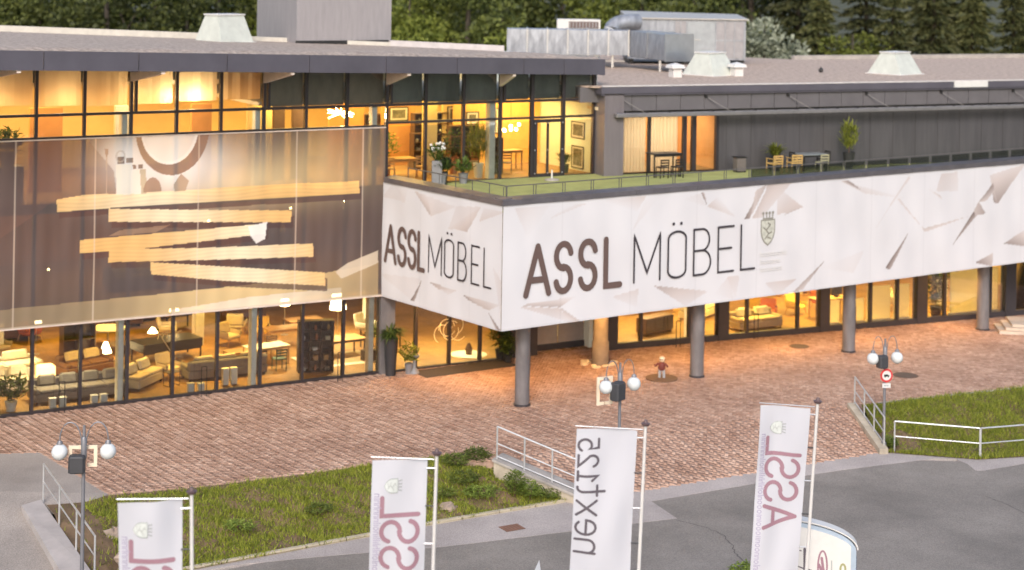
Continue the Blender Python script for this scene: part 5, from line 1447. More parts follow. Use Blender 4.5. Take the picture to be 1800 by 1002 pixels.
t = thing('cube_lamp', 'glowing yellow cube lamp beside the cream sofa', 'lamp', iA(5.75, 4.4)); MB(WM[t.name]).rbox((-.3, -.3, .03), (.3, .3, .62), .04).build('shade', glow('cube_glow', (1, .66, .22), 2.2), t); MB(WM[t.name]).box((-.2, -.2, 0), (.2, .2, .03)).build('foot', OAK, t)
shelf(iA(8.05, 8.2, .05), 'dark shelf cabinet deep behind the long grey sofa', WALN, 1.3, .5, 1.9, 3, 2, 3, False)
table(iA(9.6, 9.2), 'round pale table deep inside near the first white post', WHITE, STEEL, 1.5, 1.5, .76, True)
floor_lamp(iA(8.9, 7.2), 'yellow pear-shaped table light near the dark shelf cabinet', .62, .42, .24, .08, 12)
table(iA(11.0, 6.0, .15), 'large black dining table with white antler ornament', BLACK, BLACK, 2.6, 1.2, .80, th=.34)
t = thing('antler_ornament', 'white branching ornament lying on the black dining table', 'ornament', iA(11.1, 6.0, .15, .80)); M = WM[t.name]
for k in range(5): MB(M).tube([(-.5 + .2 * k, 0, .02), (-.4 + .2 * k, .1, .16), (-.3 + .2 * k, -.08, .26)], .022, 6).build('branch', CREAF, t)
t = thing('arc_lamp', 'white curved arc lamp in front of the black dining table', 'lamp', iA(10.6, 4.4)); M = WM[t.name]
MB(M).tube([(.35 - 1.2 * math.sin(a) ** 1.2 * .9, 0, 1.75 * math.sin(a) if a < 1.2 else 1.63 + .1 * math.cos(a)) for a in [PI / 2 * i / 10 for i in range(11)]], .022, 8).build('arc', STEEL, t); MB(M).lathe([(.18, 0), (.18, .05)], 14, (.35, 0, 0)).build('foot', WHITE, t)
MB(M).lathe([(.2, 1.45), (.06, 1.66)], 14, (-.72, 0, 0), cap=False).build('shade', glow('lit_shade', (1.0, .74, .36), 7), t)
for k, (u, n, rz, lb) in enumerate(((14.1, 7.2, .4, 'yellow armchair by the white inner column'), (15.6, 7.6, -.5, 'yellow armchair deep inside left of the black shelf'), (15.2, 9.2, 2.6, 'cream armchair furthest inside left of the black shelf'), (12.3, 9.6, 1.2, 'cream armchair behind the black dining table'), (7.0, 11.5, 2, 'orange-lit armchair at the back left of the showroom'), (5.2, 9.3, .3, 'beige armchair beside the far left inner column'))):
    armchair(iA(u, n, rz), lb, (BEIGF, mat('mustard_upholstery', (.66, .45, .12), .9), CREAF, CREAF, mat('rust_upholstery', (.45, .12, .04), .9), BEIGF)[k], OAK)
table(iA(16.2, 6.2), 'pale dining table between yellow armchairs deep inside', OAK, OAK, 1.8, .9, .75)
table(iA(13.6, 4.6, .1), 'low oak coffee table behind the turned grey sofa', OAK, OAK, 1.3, .7, .38)
table(iA(14.2, 3.4, .1), 'pale dining table right of the second white post', CREAF, OAK, 1.7, .9, .75)
GREENF = mat('bottle_green_upholstery', (.06, .10, .075), .9)
for k, (u, n, rz, lb) in enumerate(((13.5, 2.4, PI, 'dark dining chair close to the second white post'), (14.3, 2.3, PI, 'bottle-green dining chair at the pale dining table'), (14.9, 4.3, 0, 'dark dining chair behind the pale dining table'))):
    chair(iA(u, n, rz), lb, (BLACK, GREENF, WALN)[k], .84, .46)
shelf(iA(15.45, 1.45, -.25), 'tall black open shelf right behind the shop window', BLACK, 1.35, .42, 2.0, 5, 3, 9)
table(iA(17.2, 3.3, .05), 'oak dining table with crossed dark legs on a pale rug', OAK, BLACK, 2.2, 1.0, .76)
t = thing('rug', 'pale bordered rug under the oak dining table', 'rug', iA(17.0, 2.9)); MB(WM[t.name]).box((-1.5, -1.1, .002), (1.5, 1.1, .014)).build('border', CREAF, t); MB(WM[t.name]).box((-1.2, -.8, .0145), (1.2, .8, .018)).build('pile', mat('umber_pile', (.28, .19, .10), .95), t)
t = thing('cube_stool', 'black cube stool near the right end of the long window front', 'stool', iA(18.05, 2.1, .2)); MB(WM[t.name]).rbox((-.24, -.24, .04), (.24, .24, .46), .04).build('body', BLACK, t); MB(WM[t.name]).box((-.2, -.2, 0), (.2, .2, .04)).build('plinth', BLACK, t)
floor_lamp(iA(18.75, 6.6), 'brightly lit conical floor lamp behind the oak dining table', 1.95, .75, .36, .24, 60)
armchair(iA(20.0, 6.4, .6), 'white shell armchair near the entrance', WHITE, OAK)
t = thing('pendant_lamp', 'dark bell-shaped pendant lamp right of the second white post', 'lamp', iA(14.6, 5.6, 0, 1.9)); MB(WM[t.name]).lathe([(.36, 0), (.30, .22), (.10, .42), (.03, .5)], 18, cap=False).build('shade', BLACK, t, True); MB(WM[t.name]).lathe([(.008, .5), (.008, 1.38)], 6).build('cord', BLACK, t)
# kitchen-like pale cabinets on the right of the long wing
t = thing('wall_cabinet', 'pale wall cabinets behind the lit conical lamp', 'cabinet', iA(19.6, 9.6)); M = WM[t.name]
MB(M).box((-3.2, 0, 1.1), (3.0, .4, 2.4)).build('carcass', CREAM, t)
for k in range(7): MB(M).box((-3.18 + k * .885, -.02, 1.12), (-3.18 + k * .885 + .87, -.001, 2.38)).build('cabinet_door', CREAF, t)
# lanterns standing at the glass
k = 0
for u, h, lb in ((4.92, .36, 'leftmost white box lantern at the window foot'), (5.28, .36, 'second white box lantern from the left at the window foot'), (6.42, .30, 'third white box lantern from the left, before the grey sofa'), (6.76, .30, 'fourth white box lantern from the left, before the grey sofa'), (10.02, .34, 'white box lantern left of the door bar between the posts'), (10.42, .30, 'white box lantern right of the door bar between the posts'), (11.55, .62, 'taller white box lantern, left of its pair behind the glass'), (11.88, .62, 'taller white box lantern, right of its pair behind the glass')):
    n = .42 if h < .5 else .9
    t = thing('lantern', lb, 'lantern', iA(u, n), 'white box lanterns'); M = WM[t.name]
    MB(M).rbox((-.12, -.1, .02), (.12, .1, h), .02).build('body', WHITE, t); MB(M).box((-.13, -.11, h + .001), (.13, .11, h + .02)).build('lid', WHITE, t)
pot_plant(FA.w(3.55, .75, 0), 'bushy plant at the far left shop window', .35, .22, WHITE, 260, .55, .8, .2, .4, .05, .6, LEAF, 50, True)
# entrance hall
t = thing('entrance_rug', 'pale round rug with a small ornament inside the entrance glass', 'rug', iA(22.2, 1.3)); MB(WM[t.name]).lathe([(.75, .002), (.75, .02)], 24).build('pile', CREAF, t); MB(WM[t.name]).lathe([(.12, .021), (.16, .25), (.05, .5)], 12).build('ornament', WALN, t)
table(iA(19.6, 4.2), 'display table with dark top inside the entrance', WALN, BLACK, 1.6, .8, .75)
pot_plant(FA.w(19.2, 3.2, 0), 'green plant behind the entrance column', .5, .2, WHITE, 140, .4, .8, .2, .4, .05, .7, LEAF, 51, True)
SCROLL = mat('pale_vinyl', (.90, .78, .50), .6)
t = thing('window_decal', 'pale curling vine decal on the entrance glass', 'decal', FA.M @ Matrix.Translation((20.6, .02, 0)))
r = random.Random(3); mb = MB()
fd = lambda x, y, l: FA.w(20.6 + x, .022 - l, y)
for k in range(7):
    x, y, a = r.uniform(-.5, .9), r.uniform(.6, 1.6), r.uniform(0, 6); q = []
    for i in range(12): q.append((x, y)); x += .10 * math.cos(a); y += .10 * math.sin(a); a += .28 * (1 if k % 2 else -1)
    ribbon(mb, q, .014, fd, .001 + .0005 * k)
mb.build('vine', SCROLL, t)

# right wing showroom
sofa(iR(7.4, 1.7, .1), 'beige sofa in the right wing window beside the second dark pier', BEIGF, 2.4, 1.0, CREAF, 2)
sofa(iR(6.2, 4.6, .6), 'cream sofa deeper in the right wing', CREAF, 2.2, 1.0, CREAF, 2)
t = thing('piano_cabinet', 'dark low cabinet in the first right wing window', 'cabinet', iR(2.6, 2.2, .35)); M = WM[t.name]
MB(M).rbox((-.9, -.3, .12), (.9, .3, .78), .03).build('carcass', WALN, t)
for s in (-1, 0, 1): MB(M).box((s * .59 - .28, -.32, .16), (s * .59 + .28, -.301, .74)).build('drawer_front', BLACK, t)
for s in (-.8, .8): MB(M).box((s - .04, -.25, 0), (s + .04, .25, .12)).build('foot', BLACK, t)
shelf(iR(3.9, 1.0), 'bright narrow shelf behind the second terrace column', CREAF, .8, .35, 2.1, 5, 1, 14)
table(iR(4.6, 6.5), 'oak table deep in the first right wing windows', OAK, OAK, 2.2, 1.0, .75)
armchair(iR(8.9, 3.0, -.6), 'rust armchair right of the beige right wing sofa', MATS['rust_upholstery'], OAK)
for a, b, h, lb in ((10.3, 11.0, 1.25, 'low pale board left of the third terrace column'), (11.25, 12.3, 1.25, 'low pale board right of the third terrace column'), (12.5, 13.75, 1.75, 'pale board in the window before the fourth pier'), (13.95, 14.8, 1.75, 'pale board touching the fourth dark pier'), (17.1, 18.9, 2.35, 'tall pale board behind the tall window plant'), (19.15, 19.85, 2.2, 'narrow tall pale board next to the last pier')):
    t = thing('display_board', lb, 'board', iR((a + b) / 2, .45)); w = b - a
    MB(WM[t.name]).box((-w / 2, -.02, .26), (w / 2, .02, h)).build('panel', cloth('board_screen', (.90, .86, .74), .72), t); MB(WM[t.name]).box((-w / 2, -.15, 0), (w / 2, .15, .25)).build('foot', WHITE, t)
for u, n, rz, lb in ((10.8, 3.6, .3, 'mustard armchair behind the low pale boards'), (12.6, 4.2, 2, 'dark red armchair behind the pale boards'), (16.0, 3.0, .5, 'cream armchair left of the tall window plant')):
    armchair(iR(u, n, rz), lb, MATS['mustard_upholstery'] if 'mustard' in lb else (MATS['rust_upholstery'] if 'red' in lb else CREAF), OAK)
table(iR(11.8, 2.4), 'oak desk with dark screen behind the low pale boards', OAK, OAK, 1.8, .8, .95)
t = thing('screen', 'dark flat screen standing on the oak desk', 'screen', iR(12.2, 2.4, .2, .955)); MB(WM[t.name]).box((-.35, -.02, .08), (.35, .02, .5)).build('panel', BLACK, t); MB(WM[t.name]).box((-.1, -.08, 0), (.1, .08, .08)).build('stand', BLACK, t)
shelf(iR(13.6, 7.5), 'orange-lit wall shelf deep in the right wing', OAK, 2.4, .4, 2.2, 4, 3, 15)
shelf(iR(8.0, 9.0), 'wide oak shelf at the back of the right wing', OAK, 3.0, .4, 2.0, 4, 4, 16)
pot_plant(FR.w(16.55, .75, 0), 'tall dense plant in a dark pot at the right wing window', .55, .28, DPOT, 480, .42, 1.7, .18, .34, .05, .3, LEAFD, 52, True)
pot_plant(FR.w(18.0, 2.2, 0), 'yellow-green plants above the tall pale board', 1.4, .3, WHITE, 260, .9, .8, .2, .4, .05, .7, LEAF, 53, True)
floor_lamp(iR(19.6, 1.6), 'lit lamp behind the narrow board next to the last pier', 2.35, .3, .16, .12, 20)

# top floor
def picture(M, w, h, label, seed):
    t = thing('picture', label, 'picture', M); W2 = WM[t.name]
    for a, b in (((-w / 2, -.03, -h / 2), (-w / 2 + .04, 0, h / 2)), ((w / 2 - .04, -.03, -h / 2), (w / 2, 0, h / 2)), ((-w / 2 + .0401, -.03, h / 2 - .04), (w / 2 - .0401, 0, h / 2)), ((-w / 2 + .0401, -.03, -h / 2), (w / 2 - .0401, 0, -h / 2 + .04))): MB(W2).box(a, b).build('frame_bar', BLACK, t)
    MB(W2).box((-w / 2 + .04, -.012, -h / 2 + .04), (w / 2 - .04, -.002, h / 2 - .04)).build('mount', WHITE, t)
    MB(W2).box((-w / 2 + .14, -.016, -h / 2 + .12), (w / 2 - .14, -.013, h / 2 - .12)).build('print', mat('landscape_print', (.16, .15, .12), .7, 0, .9, 4), t)
def wallside(n, z): return FA.M @ Matrix.Translation((U1 - .005, n, z)) @ Matrix.Rotation(-PI / 2, 4, 'Z')
picture(wallside(1.35, 9.0), 1.05, .72, 'black-framed landscape picture on the pale wall beside the terrace door', 1)
picture(wallside(1.35, 7.85), .95, .95, 'black-framed picture leaning low on the pale wall behind the dark plant', 2)
bA().box((23.0, 4.4, 7.3), (27.3, 4.5, 10.4)).build('partition_wall', mat('apricot_wall', (.85, .50, .16), .85, 0, .08), store)
bA().box((20.55, 2.4, 7.3), (21.15, 2.6, 10.4)).build('partition_wall', YW, store)
bA().box((17.7, 5.5, 7.3), (19.3, 5.6, 10.4)).build('partition_wall', OW, store)
for k, (u, z, lb) in enumerate(((23.9, 9.35, 'flower picture high on the apricot wall'), (23.9, 8.75, 'flower picture low on the apricot wall'), (24.9, 9.2, 'tall twig picture on the apricot wall'))):
    picture(iA(u, 4.39, 0, z), .62, .55 if k < 2 else 1.1, lb, k)
t = thing('chandelier', 'glowing cluster chandelier behind the terrace door', 'lamp', iA(25.0, 3.0, 0, 9.1)); M = WM[t.name]
r = random.Random(8)
for k in range(6): MB(M).ball((r.uniform(-.3, .3), r.uniform(-.3, .3), r.uniform(-.25, .25)), .075, 8).build('bulb', glow('bulb_glow', (1, .72, .3), 14), t)
MB(M).lathe([(.008, .2), (.008, 1.3)], 6).build('cord', BLACK, t); point_light('lamp_bulb', FA.w(25.0, 2.8, 9.1), 50)
t = thing('chandelier', 'bright spray chandelier above the right end of the mesh banner', 'lamp', iA(16.7, 2.2, 0, 9.95)); M = WM[t.name]
for k in range(16):
    a = r.uniform(0, 6.28); MB(M).tube([(0, 0, 0), (.55 * math.cos(a), .4 * math.sin(a), r.uniform(-.25, .18))], .022, 5).build('arm', glow('bulb_glow', (1, .72, .3), 14), t)
MB(M).lathe([(.008, .05), (.008, .5)], 6).build('cord', BLACK, t); point_light('lamp_bulb', FA.w(16.7, 2.0, 9.8), 60)
shelf(iA(22.1, 4.9, 0, Z7), 'tall walnut shelf with ornaments in the upper showroom', WALN, 1.6, .4, 2.3, 5, 3, 33)
shelf(iA(19.9, 6.2, 0, Z7), 'walnut shelf deeper in the upper showroom by the ochre wall', WALN, 1.8, .4, 2.2, 5, 3, 34)
table(iA(19.3, 2.4, 0, Z7), 'oak table with flowers in the upper corner window', OAK, OAK, 1.6, .9, .75)
table(iA(24.6, 2.6, 0, Z7), 'oak console inside the terrace door', OAK, OAK, 1.3, .6, .85)
for u, n, lb in ((18.6, 1.6, 'oak chair left of the flower table upstairs'), (20.1, 1.7, 'oak chair right of the flower table upstairs'), (24.0, 1.6, 'dark chair just inside the upper glass left of the door'), (22.9, 2.4, 'walnut chair by the tall walnut shelf')):
    chair(iA(u, n, 2.6, Z7), lb, OAK if 'oak' in lb else WALN, .9, .46)
for u, n, lb, s in ((18.9, 2.5, 'yellow-flowering branch plant on the upper corner floor', 61), (21.9, 2.3, 'hanging dark plant in the upper showroom', 62), (23.5, 3.4, 'leafy plant before the apricot wall', 63)):
    pot_plant(FA.w(u, n, Z7), lb, .7, .2, TERRA, 170, .5, 1.2, .15, .35, .05, .5, LEAFY if 'yellow' in lb else LEAFD, s, True)
bA().box((17.7, 3.2, 10.16), (24.5, 3.6, 10.36)).build('ceiling_beam', WALN, store)
for u, w_, m_ in ((4.7, 1.2, OW), (7.9, .5, WHITE), (10.9, .8, OW), (14.3, .45, WALN), (15.1, .5, WALN), (13.2, 1.0, YW)):
    bA().box((u, 3.2, 7.3), (u + w_, 3.4, 10.4)).build('partition_wall', m_, store)
pot_plant(FA.w(3.3, .8, 8.6), 'grey-green bush at the upper far left window', .5, .3, GPOT, 240, .5, .8, .2, .4, .05, .5, LEAF, 64, True)
bA().box((2.9, .5, 7.3), (3.8, 1.2, 8.6)).build('window_ledge', WHITE, store)
for k, (px, py, w, lb) in enumerate(((742, 296, 1.0, 'dark walnut cabinet upstairs behind the flowering planter'), (812, 297, 1.3, 'dark walnut cabinet upstairs between pillar and tall grass plant'), (868, 305, .6, 'narrow dark cabinet upstairs left of the terrace door'))):
    q = FA.loc(T(px, py)); shelf(iA(q.x, q.y, 0, Z7), lb, WALN, w, .4, 1.5 + .35 * (k == 1), 4, 2 if w > .8 else 1, 90 + k)
for k, (px, py, z, w, h, lb) in enumerate(((812, 262, 9.5, 1.2, .7, 'violet-brown picture over the upstairs walnut cabinet'), (705, 255, 9.5, .9, .6, 'dark picture on the ochre wall at the upstairs corner'))):
    q = FA.loc(T(812 if k == 0 else 705, 292)); picture(iA(q.x, q.y + .3, 0, z), w, h, lb, k)
    bA().box((q.x - .8, q.y + .33, 7.3), (q.x + .8, q.y + .43, 10.4)).build('partition_wall', YW if k == 0 else OW, store)
# more pieces deep in the long showroom
deep = [(2.5, 8.5, 0, 'dark sideboard deep inside beyond the cream daybed', 'c'), (6.3, 12.0, .1, 'dark sideboard at the back behind the round pale table', 'c'), (11.0, 12.5, 0, 'dark sideboard at the back above the black dining table', 'c'), (16.3, 11.5, .1, 'dark sideboard at the back behind the pale dining table', 'c'), (7.4, 5.0, .3, 'brown leather sofa behind the long grey sofa', 's'), (12.6, 13.6, 0, 'brown sofa at the very back of the long showroom', 's'), (3.0, 11.5, .2, 'rust sofa at the back left of the long showroom', 's'), (13.2, 11.0, .2, 'oak table at the back near the white inner column', 't'), (9.9, 7.9, .4, 'low walnut table beside the dark shelf cabinet', 't'), (18.2, 9.0, 0, 'oak table below the pale wall cabinets', 't')]
BRF = mat('brown_leather', (.13, .06, .03), .5, 0, .15)
for u, n, rz, lb, k in deep:
    if k == 's': sofa(iA(u, n, rz), lb, MATS['rust_upholstery'] if 'rust' in lb else BRF, 2.1, .95, BEIGF, 2)
    elif k == 't': table(iA(u, n, rz), lb, WALN if 'walnut' in lb else OAK, BLACK, 1.6, .9, .40 if 'low' in lb else .75)
    else:
        t = thing('sideboard', lb, 'sideboard', iA(u, n, rz)); M = WM[t.name]
        MB(M).rbox((-1.1, -.25, .12), (1.1, .25, .95), .02).build('carcass', WALN, t)
        for q in range(3): MB(M).box((-1.07 + q * .715, -.27, .15), (-1.07 + q * .715 + .70, -.251, .92)).build('cabinet_door', BRF, t)
        for q in (-1, 1): MB(M).box((q * .95 - .03, -.2, 0), (q * .95 + .03, .2, .12)).build('foot', BLACK, t)
for u, n, w_, lb in ((6.6, 9.0, 22, 'lit floor lamp deep inside by the dark shelf cabinet'), (12.2, 8.6, 22, 'lit floor lamp beside the white inner column'), (16.9, 8.0, 22, 'lit floor lamp between the yellow armchairs and the wall cabinets')):
    floor_lamp(iA(u, n), lb, 1.6, .34, .22, .15, w_)
# storey behind the mesh: some furniture silhouettes
for u, n, lb in ((1.5, 2, 'sofa dimly seen behind the left of the mesh banner'), (8.5, 2.4, 'sofa dimly seen behind the middle of the mesh banner')):
    sofa(iA(u, n, 0, 3.65), lb, GREYF, 2.2, 1.0, CREAF, 2)
shelf(iA(14.0, 3.0, 0, 3.65), 'dark shelf dimly seen behind the right of the mesh banner', WALN, 2.0, .4, 2.2, 4, 3, 35)

# ------------------------------------------------------------------ things on the forecourt
t = thing('doormat', 'long dark doormat before the entrance glass', 'mat', iA(20.9, -.75, .05)); MB(WM[t.name]).box((-2.1, -.6, .004), (2.1, .6, .022)).build('pile', mat('dark_mat', (.045, .035, .03), .95, 0, .3, 20), t)
pot_plant(FA.w(17.80, -.42, 0), 'green plant in a tall black planter against the first terrace column post', 1.45, .27, DPOT, 240, .45, .7, .35, .75, .03, .5, LEAF, 71)
MB(FA.M).box((17.5, -.14, 0), (18.1, .3, 3.04)).build('pier', COLM, store)
pot_plant(FA.w(18.55, -.5, 0), 'yellow-green plant in a small grey pot beside the tall black planter', .4, .17, GPOT, 170, .36, .75, .15, .35, .04, .6, LEAFY, 72, True)
q = G(728, 656); t = thing('standing_ashtray', 'grey pedestal ashtray left of the doormat', 'ashtray', at(q)); MB(WM[t.name]).lathe([(.22, 0), (.20, .06), (.08, .22), (.06, .55), (.20, .66), (.21, .72), (.16, .72), (.14, .68)], 18).build('bowl', GPOT, t, True); MB(WM[t.name]).lathe([(.14, .675), (.01, .69)], 16).build('sand', CREAF, t)
pot_plant(G(880, 632), 'dark fir-like shrub in a black pot right of the entrance', .45, .24, DPOT, 360, .40, 1.2, .2, .4, .035, .2, LEAFD, 73, True)
pot_plant(G(893, 637), 'drooping green shrub right of the entrance behind the corner column', .35, .2, DPOT, 260, .34, .8, .2, .45, .03, .0, LEAF, 74, True)
# small painted figure on a round plate
q = G(1163, 666); t = thing('figure_statue', 'small painted standing figure on a round dark plate under the banner', 'statue', at(q, -.3)); M = WM[t.name]
MB(M).lathe([(.62, .004), (.62, .05)], 28).build('plate', mat('brown_plate', (.16, .09, .05), .8), t)
for s in (-1, 1): MB(M).tube([(s * .09, 0, .05), (s * .08, .01, .22), (s * .06, 0, .36)], .055, 10, .065).build('leg', mat('grey_trousers', (.35, .35, .36), .7), t, True)
MB(M).lathe([(.10, .34), (.15, .42), (.14, .54), (.10, .62), (.05, .66)], 14).build('torso', mat('dark_red_coat', (.16, .035, .025), .7), t, True)
for s in (-1, 1): MB(M).tube([(s * .12, 0, .60), (s * .24, -.04, .50), (s * .25, -.16, .56)], .045, 8, .035).build('arm', MATS['dark_red_coat'], t, True)
MB(M).ball((0, -.01, .75), .105, 14).build('head', mat('cream_face', (.75, .55, .36), .6), t, True)
MB(M).lathe([(.110, .775), (.115, .80), (.085, .86), (.02, .88)], 14, (0, .01, 0)).build('cap', mat('cream_cap', (.80, .62, .42), .6), t, True)
MB(M).box((-.07, -.118, .755), (.07, -.10, .78)).build('eye_band', BLACK, t); MB(M).ball((0, -.115, .735), .022, 8).build('nose', MATS['cream_face'], t)
# covers and grate
for px, py, z, r_, lb in ((1592, 660, .0, .5, 'round manhole cover on the forecourt near the traffic sign'), (1405, 609, .0, .42, 'round manhole cover under the banner near the right wing')):
    q = G(px, py, z); t = thing('manhole_cover', lb, 'cover', at(q)); MB(WM[t.name]).lathe([(r_, .004), (r_, .012)], 26).build('frame', mat('rusty_iron', (.16, .10, .07), .8, .2), t); MB(WM[t.name]).lathe([(r_ * .86, .0125), (r_ * .86, .018)], 26).build('lid', mat('dark_iron', (.12, .09, .075), .7, .3), t)
q = G(900, 928, ZR); t = thing('drain_grate', 'rusty square drain grate in the pale strip', 'grate', at(q, .53)); MB(WM[t.name]).box((-.33, -.26, .002), (.33, .26, .008)).build('sump', mat('rusty_iron', (.16, .10, .07)), t)
for k in range(6): MB(WM[t.name]).box((-.31 + k * .11, -.24, .0085), (-.31 + k * .11 + .07, .24, .016)).build('bar', mat('rust_bar', (.24, .12, .08), .8), t)
# door bars (short posts) in front of the glass
for u, n, F, lb in ((10.25, -.35, FA, 'thin twin steel door guard before the left shop front'), (15.65, -.45, FA, 'thin twin steel door guard near the tall black shelf'), (2.25, -.5, FR, 'thin twin steel door guard before the first right wing window'), (11.15, -.45, FR, 'thin twin steel door guard before the low pale boards'), (6.2, -.3, FR, 'thin twin steel door guard before the beige right wing sofa'), (5.05, -.3, FA, 'thin twin steel door guard at the leftmost shop window')):
    t = thing('door_guard', lb, 'guard', F.M @ Matrix.Translation((u, n, 0)), 'door guards'); M = WM[t.name]
    for s in (-.1, .1): MB(M).tube([(s, 0, 0), (s, 0, 1.1)], .016, 6).build('post', BLACK, t)
    MB(M).tube([(-.1, 0, 1.1), (.1, 0, 1.1)], .016, 6).build('top_bar', BLACK, t)
# steps at the far right under the banner
stp = thing('entrance_steps', 'low pale stone steps at the far right under the banner', 'steps', FR.M)
c = FR.loc(G(1755, 582))
for k in range(3): MB(FR.M @ Matrix.Translation((c.x + .1 + k * .35, c.y + .25, 0)) @ Matrix.Rotation(-.55, 4, 'Z')).box((0, -.9 , .0 + k * .13 + .002), (3.2 - k * .35, .9, .12 + k * .13)).build('step', mat('pale_step_stone', (.55, .45, .36), .85, 0, .15, 3), stp)

# ------------------------------------------------------------------ shrubs and rocks on the bank
def shrub(p, label, rx, rz, n, lm, seed, L0=.08, L1=.2, w=.03):
    t = thing('shrub', label, 'shrub', at(p)); M = WM[t.name]
    for k in range(3):
        a = k * 2.1 + seed; MB(M).tube([(0, 0, -.1), (.15 * rx * math.cos(a), .15 * rx * math.sin(a), rz * .5)], .02, 5).build('stem', WALN, t)
    leaves(M, n, rx, rz, 0, L0, L1, w, .3, seed, lm, t, spherical=True)
BUSH = leafmat('bush_leaf', (.045, .075, .012), (.24, .29, .05)); BUSHB = leafmat('ivy_leaf', (.09, .15, .016), (.32, .40, .07))
for k, (px, py, z, rx, rz, n, mt, lb) in enumerate((
    (800, 818, -.1, .5, .35, 500, BUSH, 'low leafy bush at the top of the bank near the wing wall'), (836, 812, -.15, .5, .42, 600, BUSH, 'leafy bush at the upper end of the wing wall'),
    (850, 838, -.58, .40, .42, 500, BUSH, 'bush pressed against the upper wing wall face'), (812, 848, -.4, .55, .32, 450, BUSH, 'low spreading plants in the middle of the bank near the wing wall'),
    (845, 872, -.62, .6, .28, 420, BUSHB, 'loose low plants at the kerb below the wing wall'), (905, 868, -.62, .32, .75, 520, BUSHB, 'bright climbing plant on the wing wall face'),
    (932, 874, -.70, .35, .5, 380, BUSHB, 'bright leafy plant at the foot of the wing wall'), (965, 874, -.80, .45, .25, 320, BUSH, 'dark low plants at the lower end of the wing wall'),
    (775, 872, -.6, .5, .25, 300, BUSH, 'straggly low plants beside the second flag'), (700, 870, -.5, .5, .22, 260, BUSHB, 'small bright weed patch behind the second flag'),
    (420, 930, -.5, .5, .2, 220, BUSHB, 'weed patch in the middle of the left grass bank'), (560, 900, -.45, .45, .2, 220, BUSH, 'weed patch in the right half of the left grass bank'))):
    shrub(G(px, py, z), lb, rx, rz, n, mt, 81 + k * 3, .07, .22, .022)
shrub(G(1565, 786, -.8), 'weed tuft at the foot of the right wing wall', .25, .4, 220, BUSHB, 86)
shrub(G(1318, 1012, ZR), 'yellowish weed tuft at the lower picture edge beside the rightmost flag', .55, .3, 500, BUSHB, 88)
shrub(G(240, 915, -.35), 'dry straggly tuft near the leftmost railing', .5, .35, 500, leafmat('dry_leaf', (.12, .09, .03), (.30, .24, .08)), 87)
for k, (px, py, s, lb) in enumerate(((787, 893, .28, 'pale rock at the lower end of the left bank'), (848, 862, .38, 'brown rock below the dense green bush'), (200, 945, .45, 'brown rock beside the leftmost railing'), (225, 980, .35, 'low brown rock near the far left flag'), (185, 905, .3, 'pale rock at the upper end of the leftmost railing'))):
    q = G(px, py, -.75 if k < 2 else -.5); r = random.Random(k); mb = MB(at(q, r.random() * 6))
    prof = [(max(.01, s * math.sin(PI * i / 6)), -s * .6 * math.cos(PI * i / 6)) for i in range(7)]
    mb.lathe(prof, 9); mb.v = [v + Vector((r.uniform(-1, 1), r.uniform(-1, 1), r.uniform(-1, 1))) * s * .16 for v in mb.v]
    tag(mb.build('rock', mat('bank_rock', (.34, .26, .20), .9, 0, .3, 4, .5, 20)), lb, 'rock')

# ------------------------------------------------------------------ forest behind the store
def make_tree(name, kind, seed, lm):
    r = np.random.default_rng(seed); root = thing(name, 'x', 'tree'); H_ = 17.0
    BARK = mat('bark', (.075, .06, .045), .9, 0, .3, 4)
    MB().tube([(0, 0, -.3), (.1, .05, H_ * .35), (-.05, .1, H_ * .75), (0, 0, H_ * .93)], .32, 9, .05).build('trunk', BARK, root, True)
    V, Fs = [], []
    if kind == 'fir':
        n = 9000; t = r.random(n) ** .8; z = 2.5 + t * (H_ - 2.5); R = (1 - t) * 3.6 + .25
        lay = np.floor(z / .85); a = r.uniform(0, 2 * PI, n)
        spoke = .55 + .45 * np.cos(a * (6 + lay % 3) + lay * 1.7); rad = R * np.sqrt(r.random(n)) * (.45 + .55 * spoke)
        zz = lay * .85 + .5 - rad * .33 + r.normal(0, .12, n)
        c = np.stack([rad * np.cos(a), rad * np.sin(a), zz], 1); dirv = np.stack([np.cos(a), np.sin(a), -.45 + r.normal(0, .2, n)], 1); ln = r.uniform(.3, .6, n); w = .09
    else:
        limbs = MB()
        nc = 46; cen = []
        for i in range(nc):
            v = r.normal(size=3); v /= np.linalg.norm(v); q = r.uniform(.55, 1)
            cen.append((v[0] * 3.7 * q, v[1] * 3.7 * q, 10.3 + v[2] * 6.0 * q))
            if i % 4 == 0: limbs.tube([(0, 0, 4.5 + i * .1), tuple(.9 * x for x in cen[-1][:2]) + (cen[-1][2],)], .12, 6, .03)
        limbs.build('limb', BARK, root)
        cen = np.array(cen); n = 9500; k = r.integers(0, nc, n)
        v = r.normal(size=(n, 3)); v /= np.linalg.norm(v, axis=1)[:, None]
        c = cen[k] + v * (r.uniform(.5, 1.0, n) ** .5 * (1.0 + .5 * (k % 3) / 2))[:, None] * np.array([1.1, 1.1, .8])
        dirv = v + r.normal(0, .5, (n, 3)); ln = r.uniform(.22, .42, n); w = .13
    dirv /= np.linalg.norm(dirv, axis=1)[:, None]
    sd_ = np.cross(dirv, r.normal(size=(n, 3))); sd_ /= np.linalg.norm(sd_, axis=1)[:, None]
    V = np.stack([c, c + dirv * ln[:, None] * .5 - sd_ * w, c + dirv * ln[:, None], c + dirv * ln[:, None] * .5 + sd_ * w], 1).reshape(-1, 3)
    o = mesh_from('crown', V, np.arange(n * 4).reshape(-1, 4), lm, root); tag(o, kind='stuff')
    return root
LA = leafmat('forest_leaf_dark', (.04, .056, .012), (.155, .175, .038), .3); LB_ = leafmat('forest_leaf_bright', (.10, .13, .02), (.29, .32, .06), .4)
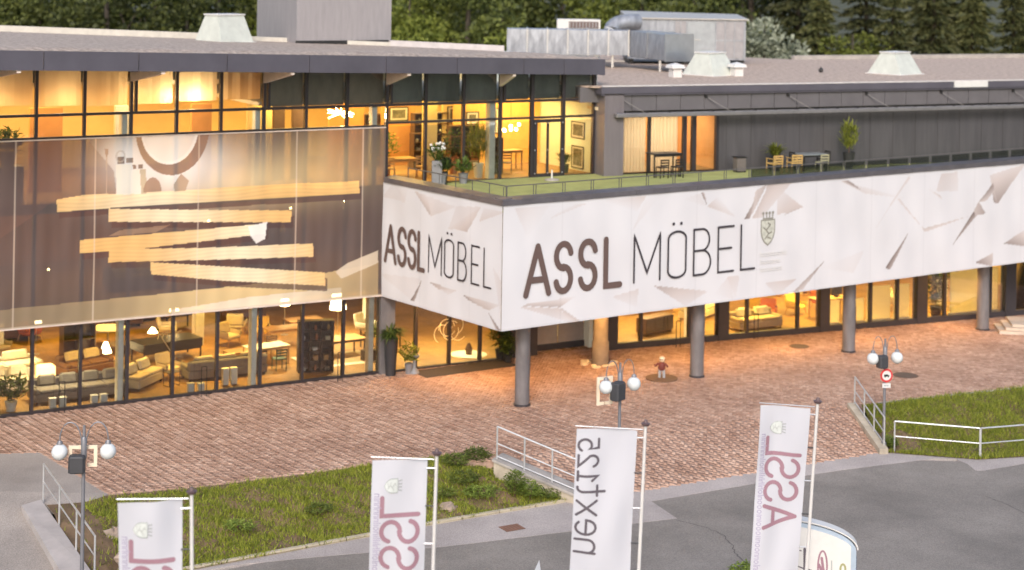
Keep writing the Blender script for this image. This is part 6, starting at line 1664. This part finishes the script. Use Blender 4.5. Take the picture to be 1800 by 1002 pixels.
LC = leafmat('fir_needles', (.032, .044, .014), (.115, .115, .036), .2); LD = leafmat('willow_leaf', (.16, .18, .11), (.42, .44, .33), .3)
protos = {'d': make_tree('broadleaf_tree', 'leaf', 1, LA), 'b': make_tree('broadleaf_tree', 'leaf', 2, LB_), 'f': make_tree('fir_tree', 'fir', 3, LC), 'w': make_tree('willow_tree', 'leaf', 4, LD)}
used = set()
def plant_tree(kind, px, Z, sc, label, zoff=0.0):
    a, _ = ray(px, 40); M = at((a * Z, Z, -1.2 + zoff), rnd.uniform(0, 6.28), sc)
    g = 'forest trees behind the store'
    if kind not in used:
        used.add(kind); r_ = protos[kind]; r_.matrix_world = M; r_['label'] = label; r_['group'] = g
    else: dup(protos[kind], M, label, g)
row1 = [(-60, 'd'), (70, 'd'), (190, 'd'), (330, 'd'), (470, 'b'), (720, 'b'), (820, 'd'), (900, 'b'), (1030, 'b'), (1130, 'd'), (1220, 'd'), (1290, 'b'), (1345, 'w'), (1440, 'f'), (1500, 'b'), (1570, 'f'), (1640, 'f'), (1710, 'f'), (1780, 'f'), (1860, 'd')]
ordn = ['first', 'second', 'third', 'fourth', 'fifth', 'sixth', 'seventh', 'eighth', 'ninth', 'tenth', 'eleventh', 'twelfth', 'thirteenth', 'fourteenth', 'fifteenth', 'sixteenth', 'seventeenth', 'eighteenth', 'nineteenth', 'twentieth', 'twenty-first', 'twenty-second']
kn = {'d': 'dark broadleaf tree', 'b': 'bright green broadleaf tree', 'f': 'brownish fir tree', 'w': 'pale silvery willow'}
for i, (px, k) in enumerate(row1):
    sc = .92 + .2 * rnd.random()
    lb = kn[k] + ' in the front forest row, ' + ordn[i] + ' from the left'
    if k == 'w': lb = 'pale silvery willow beside the ventilation box'; plant_tree(k, px, 108, .86, lb); continue
    plant_tree(k, px, 116 + 5 * rnd.random(), sc * (.86 if k == 'b' else 1), lb)
for i in range(20):
    px = -120 + i * 102 + rnd.uniform(-20, 20); k = 'f' if px > 1380 or i % 5 == 3 else ('d' if i % 3 else 'b')
    plant_tree(k, px, 128 + 8 * rnd.random(), 1.15 + .25 * rnd.random(), kn[k] + ' in the back forest row, ' + ordn[i] + ' from the left')
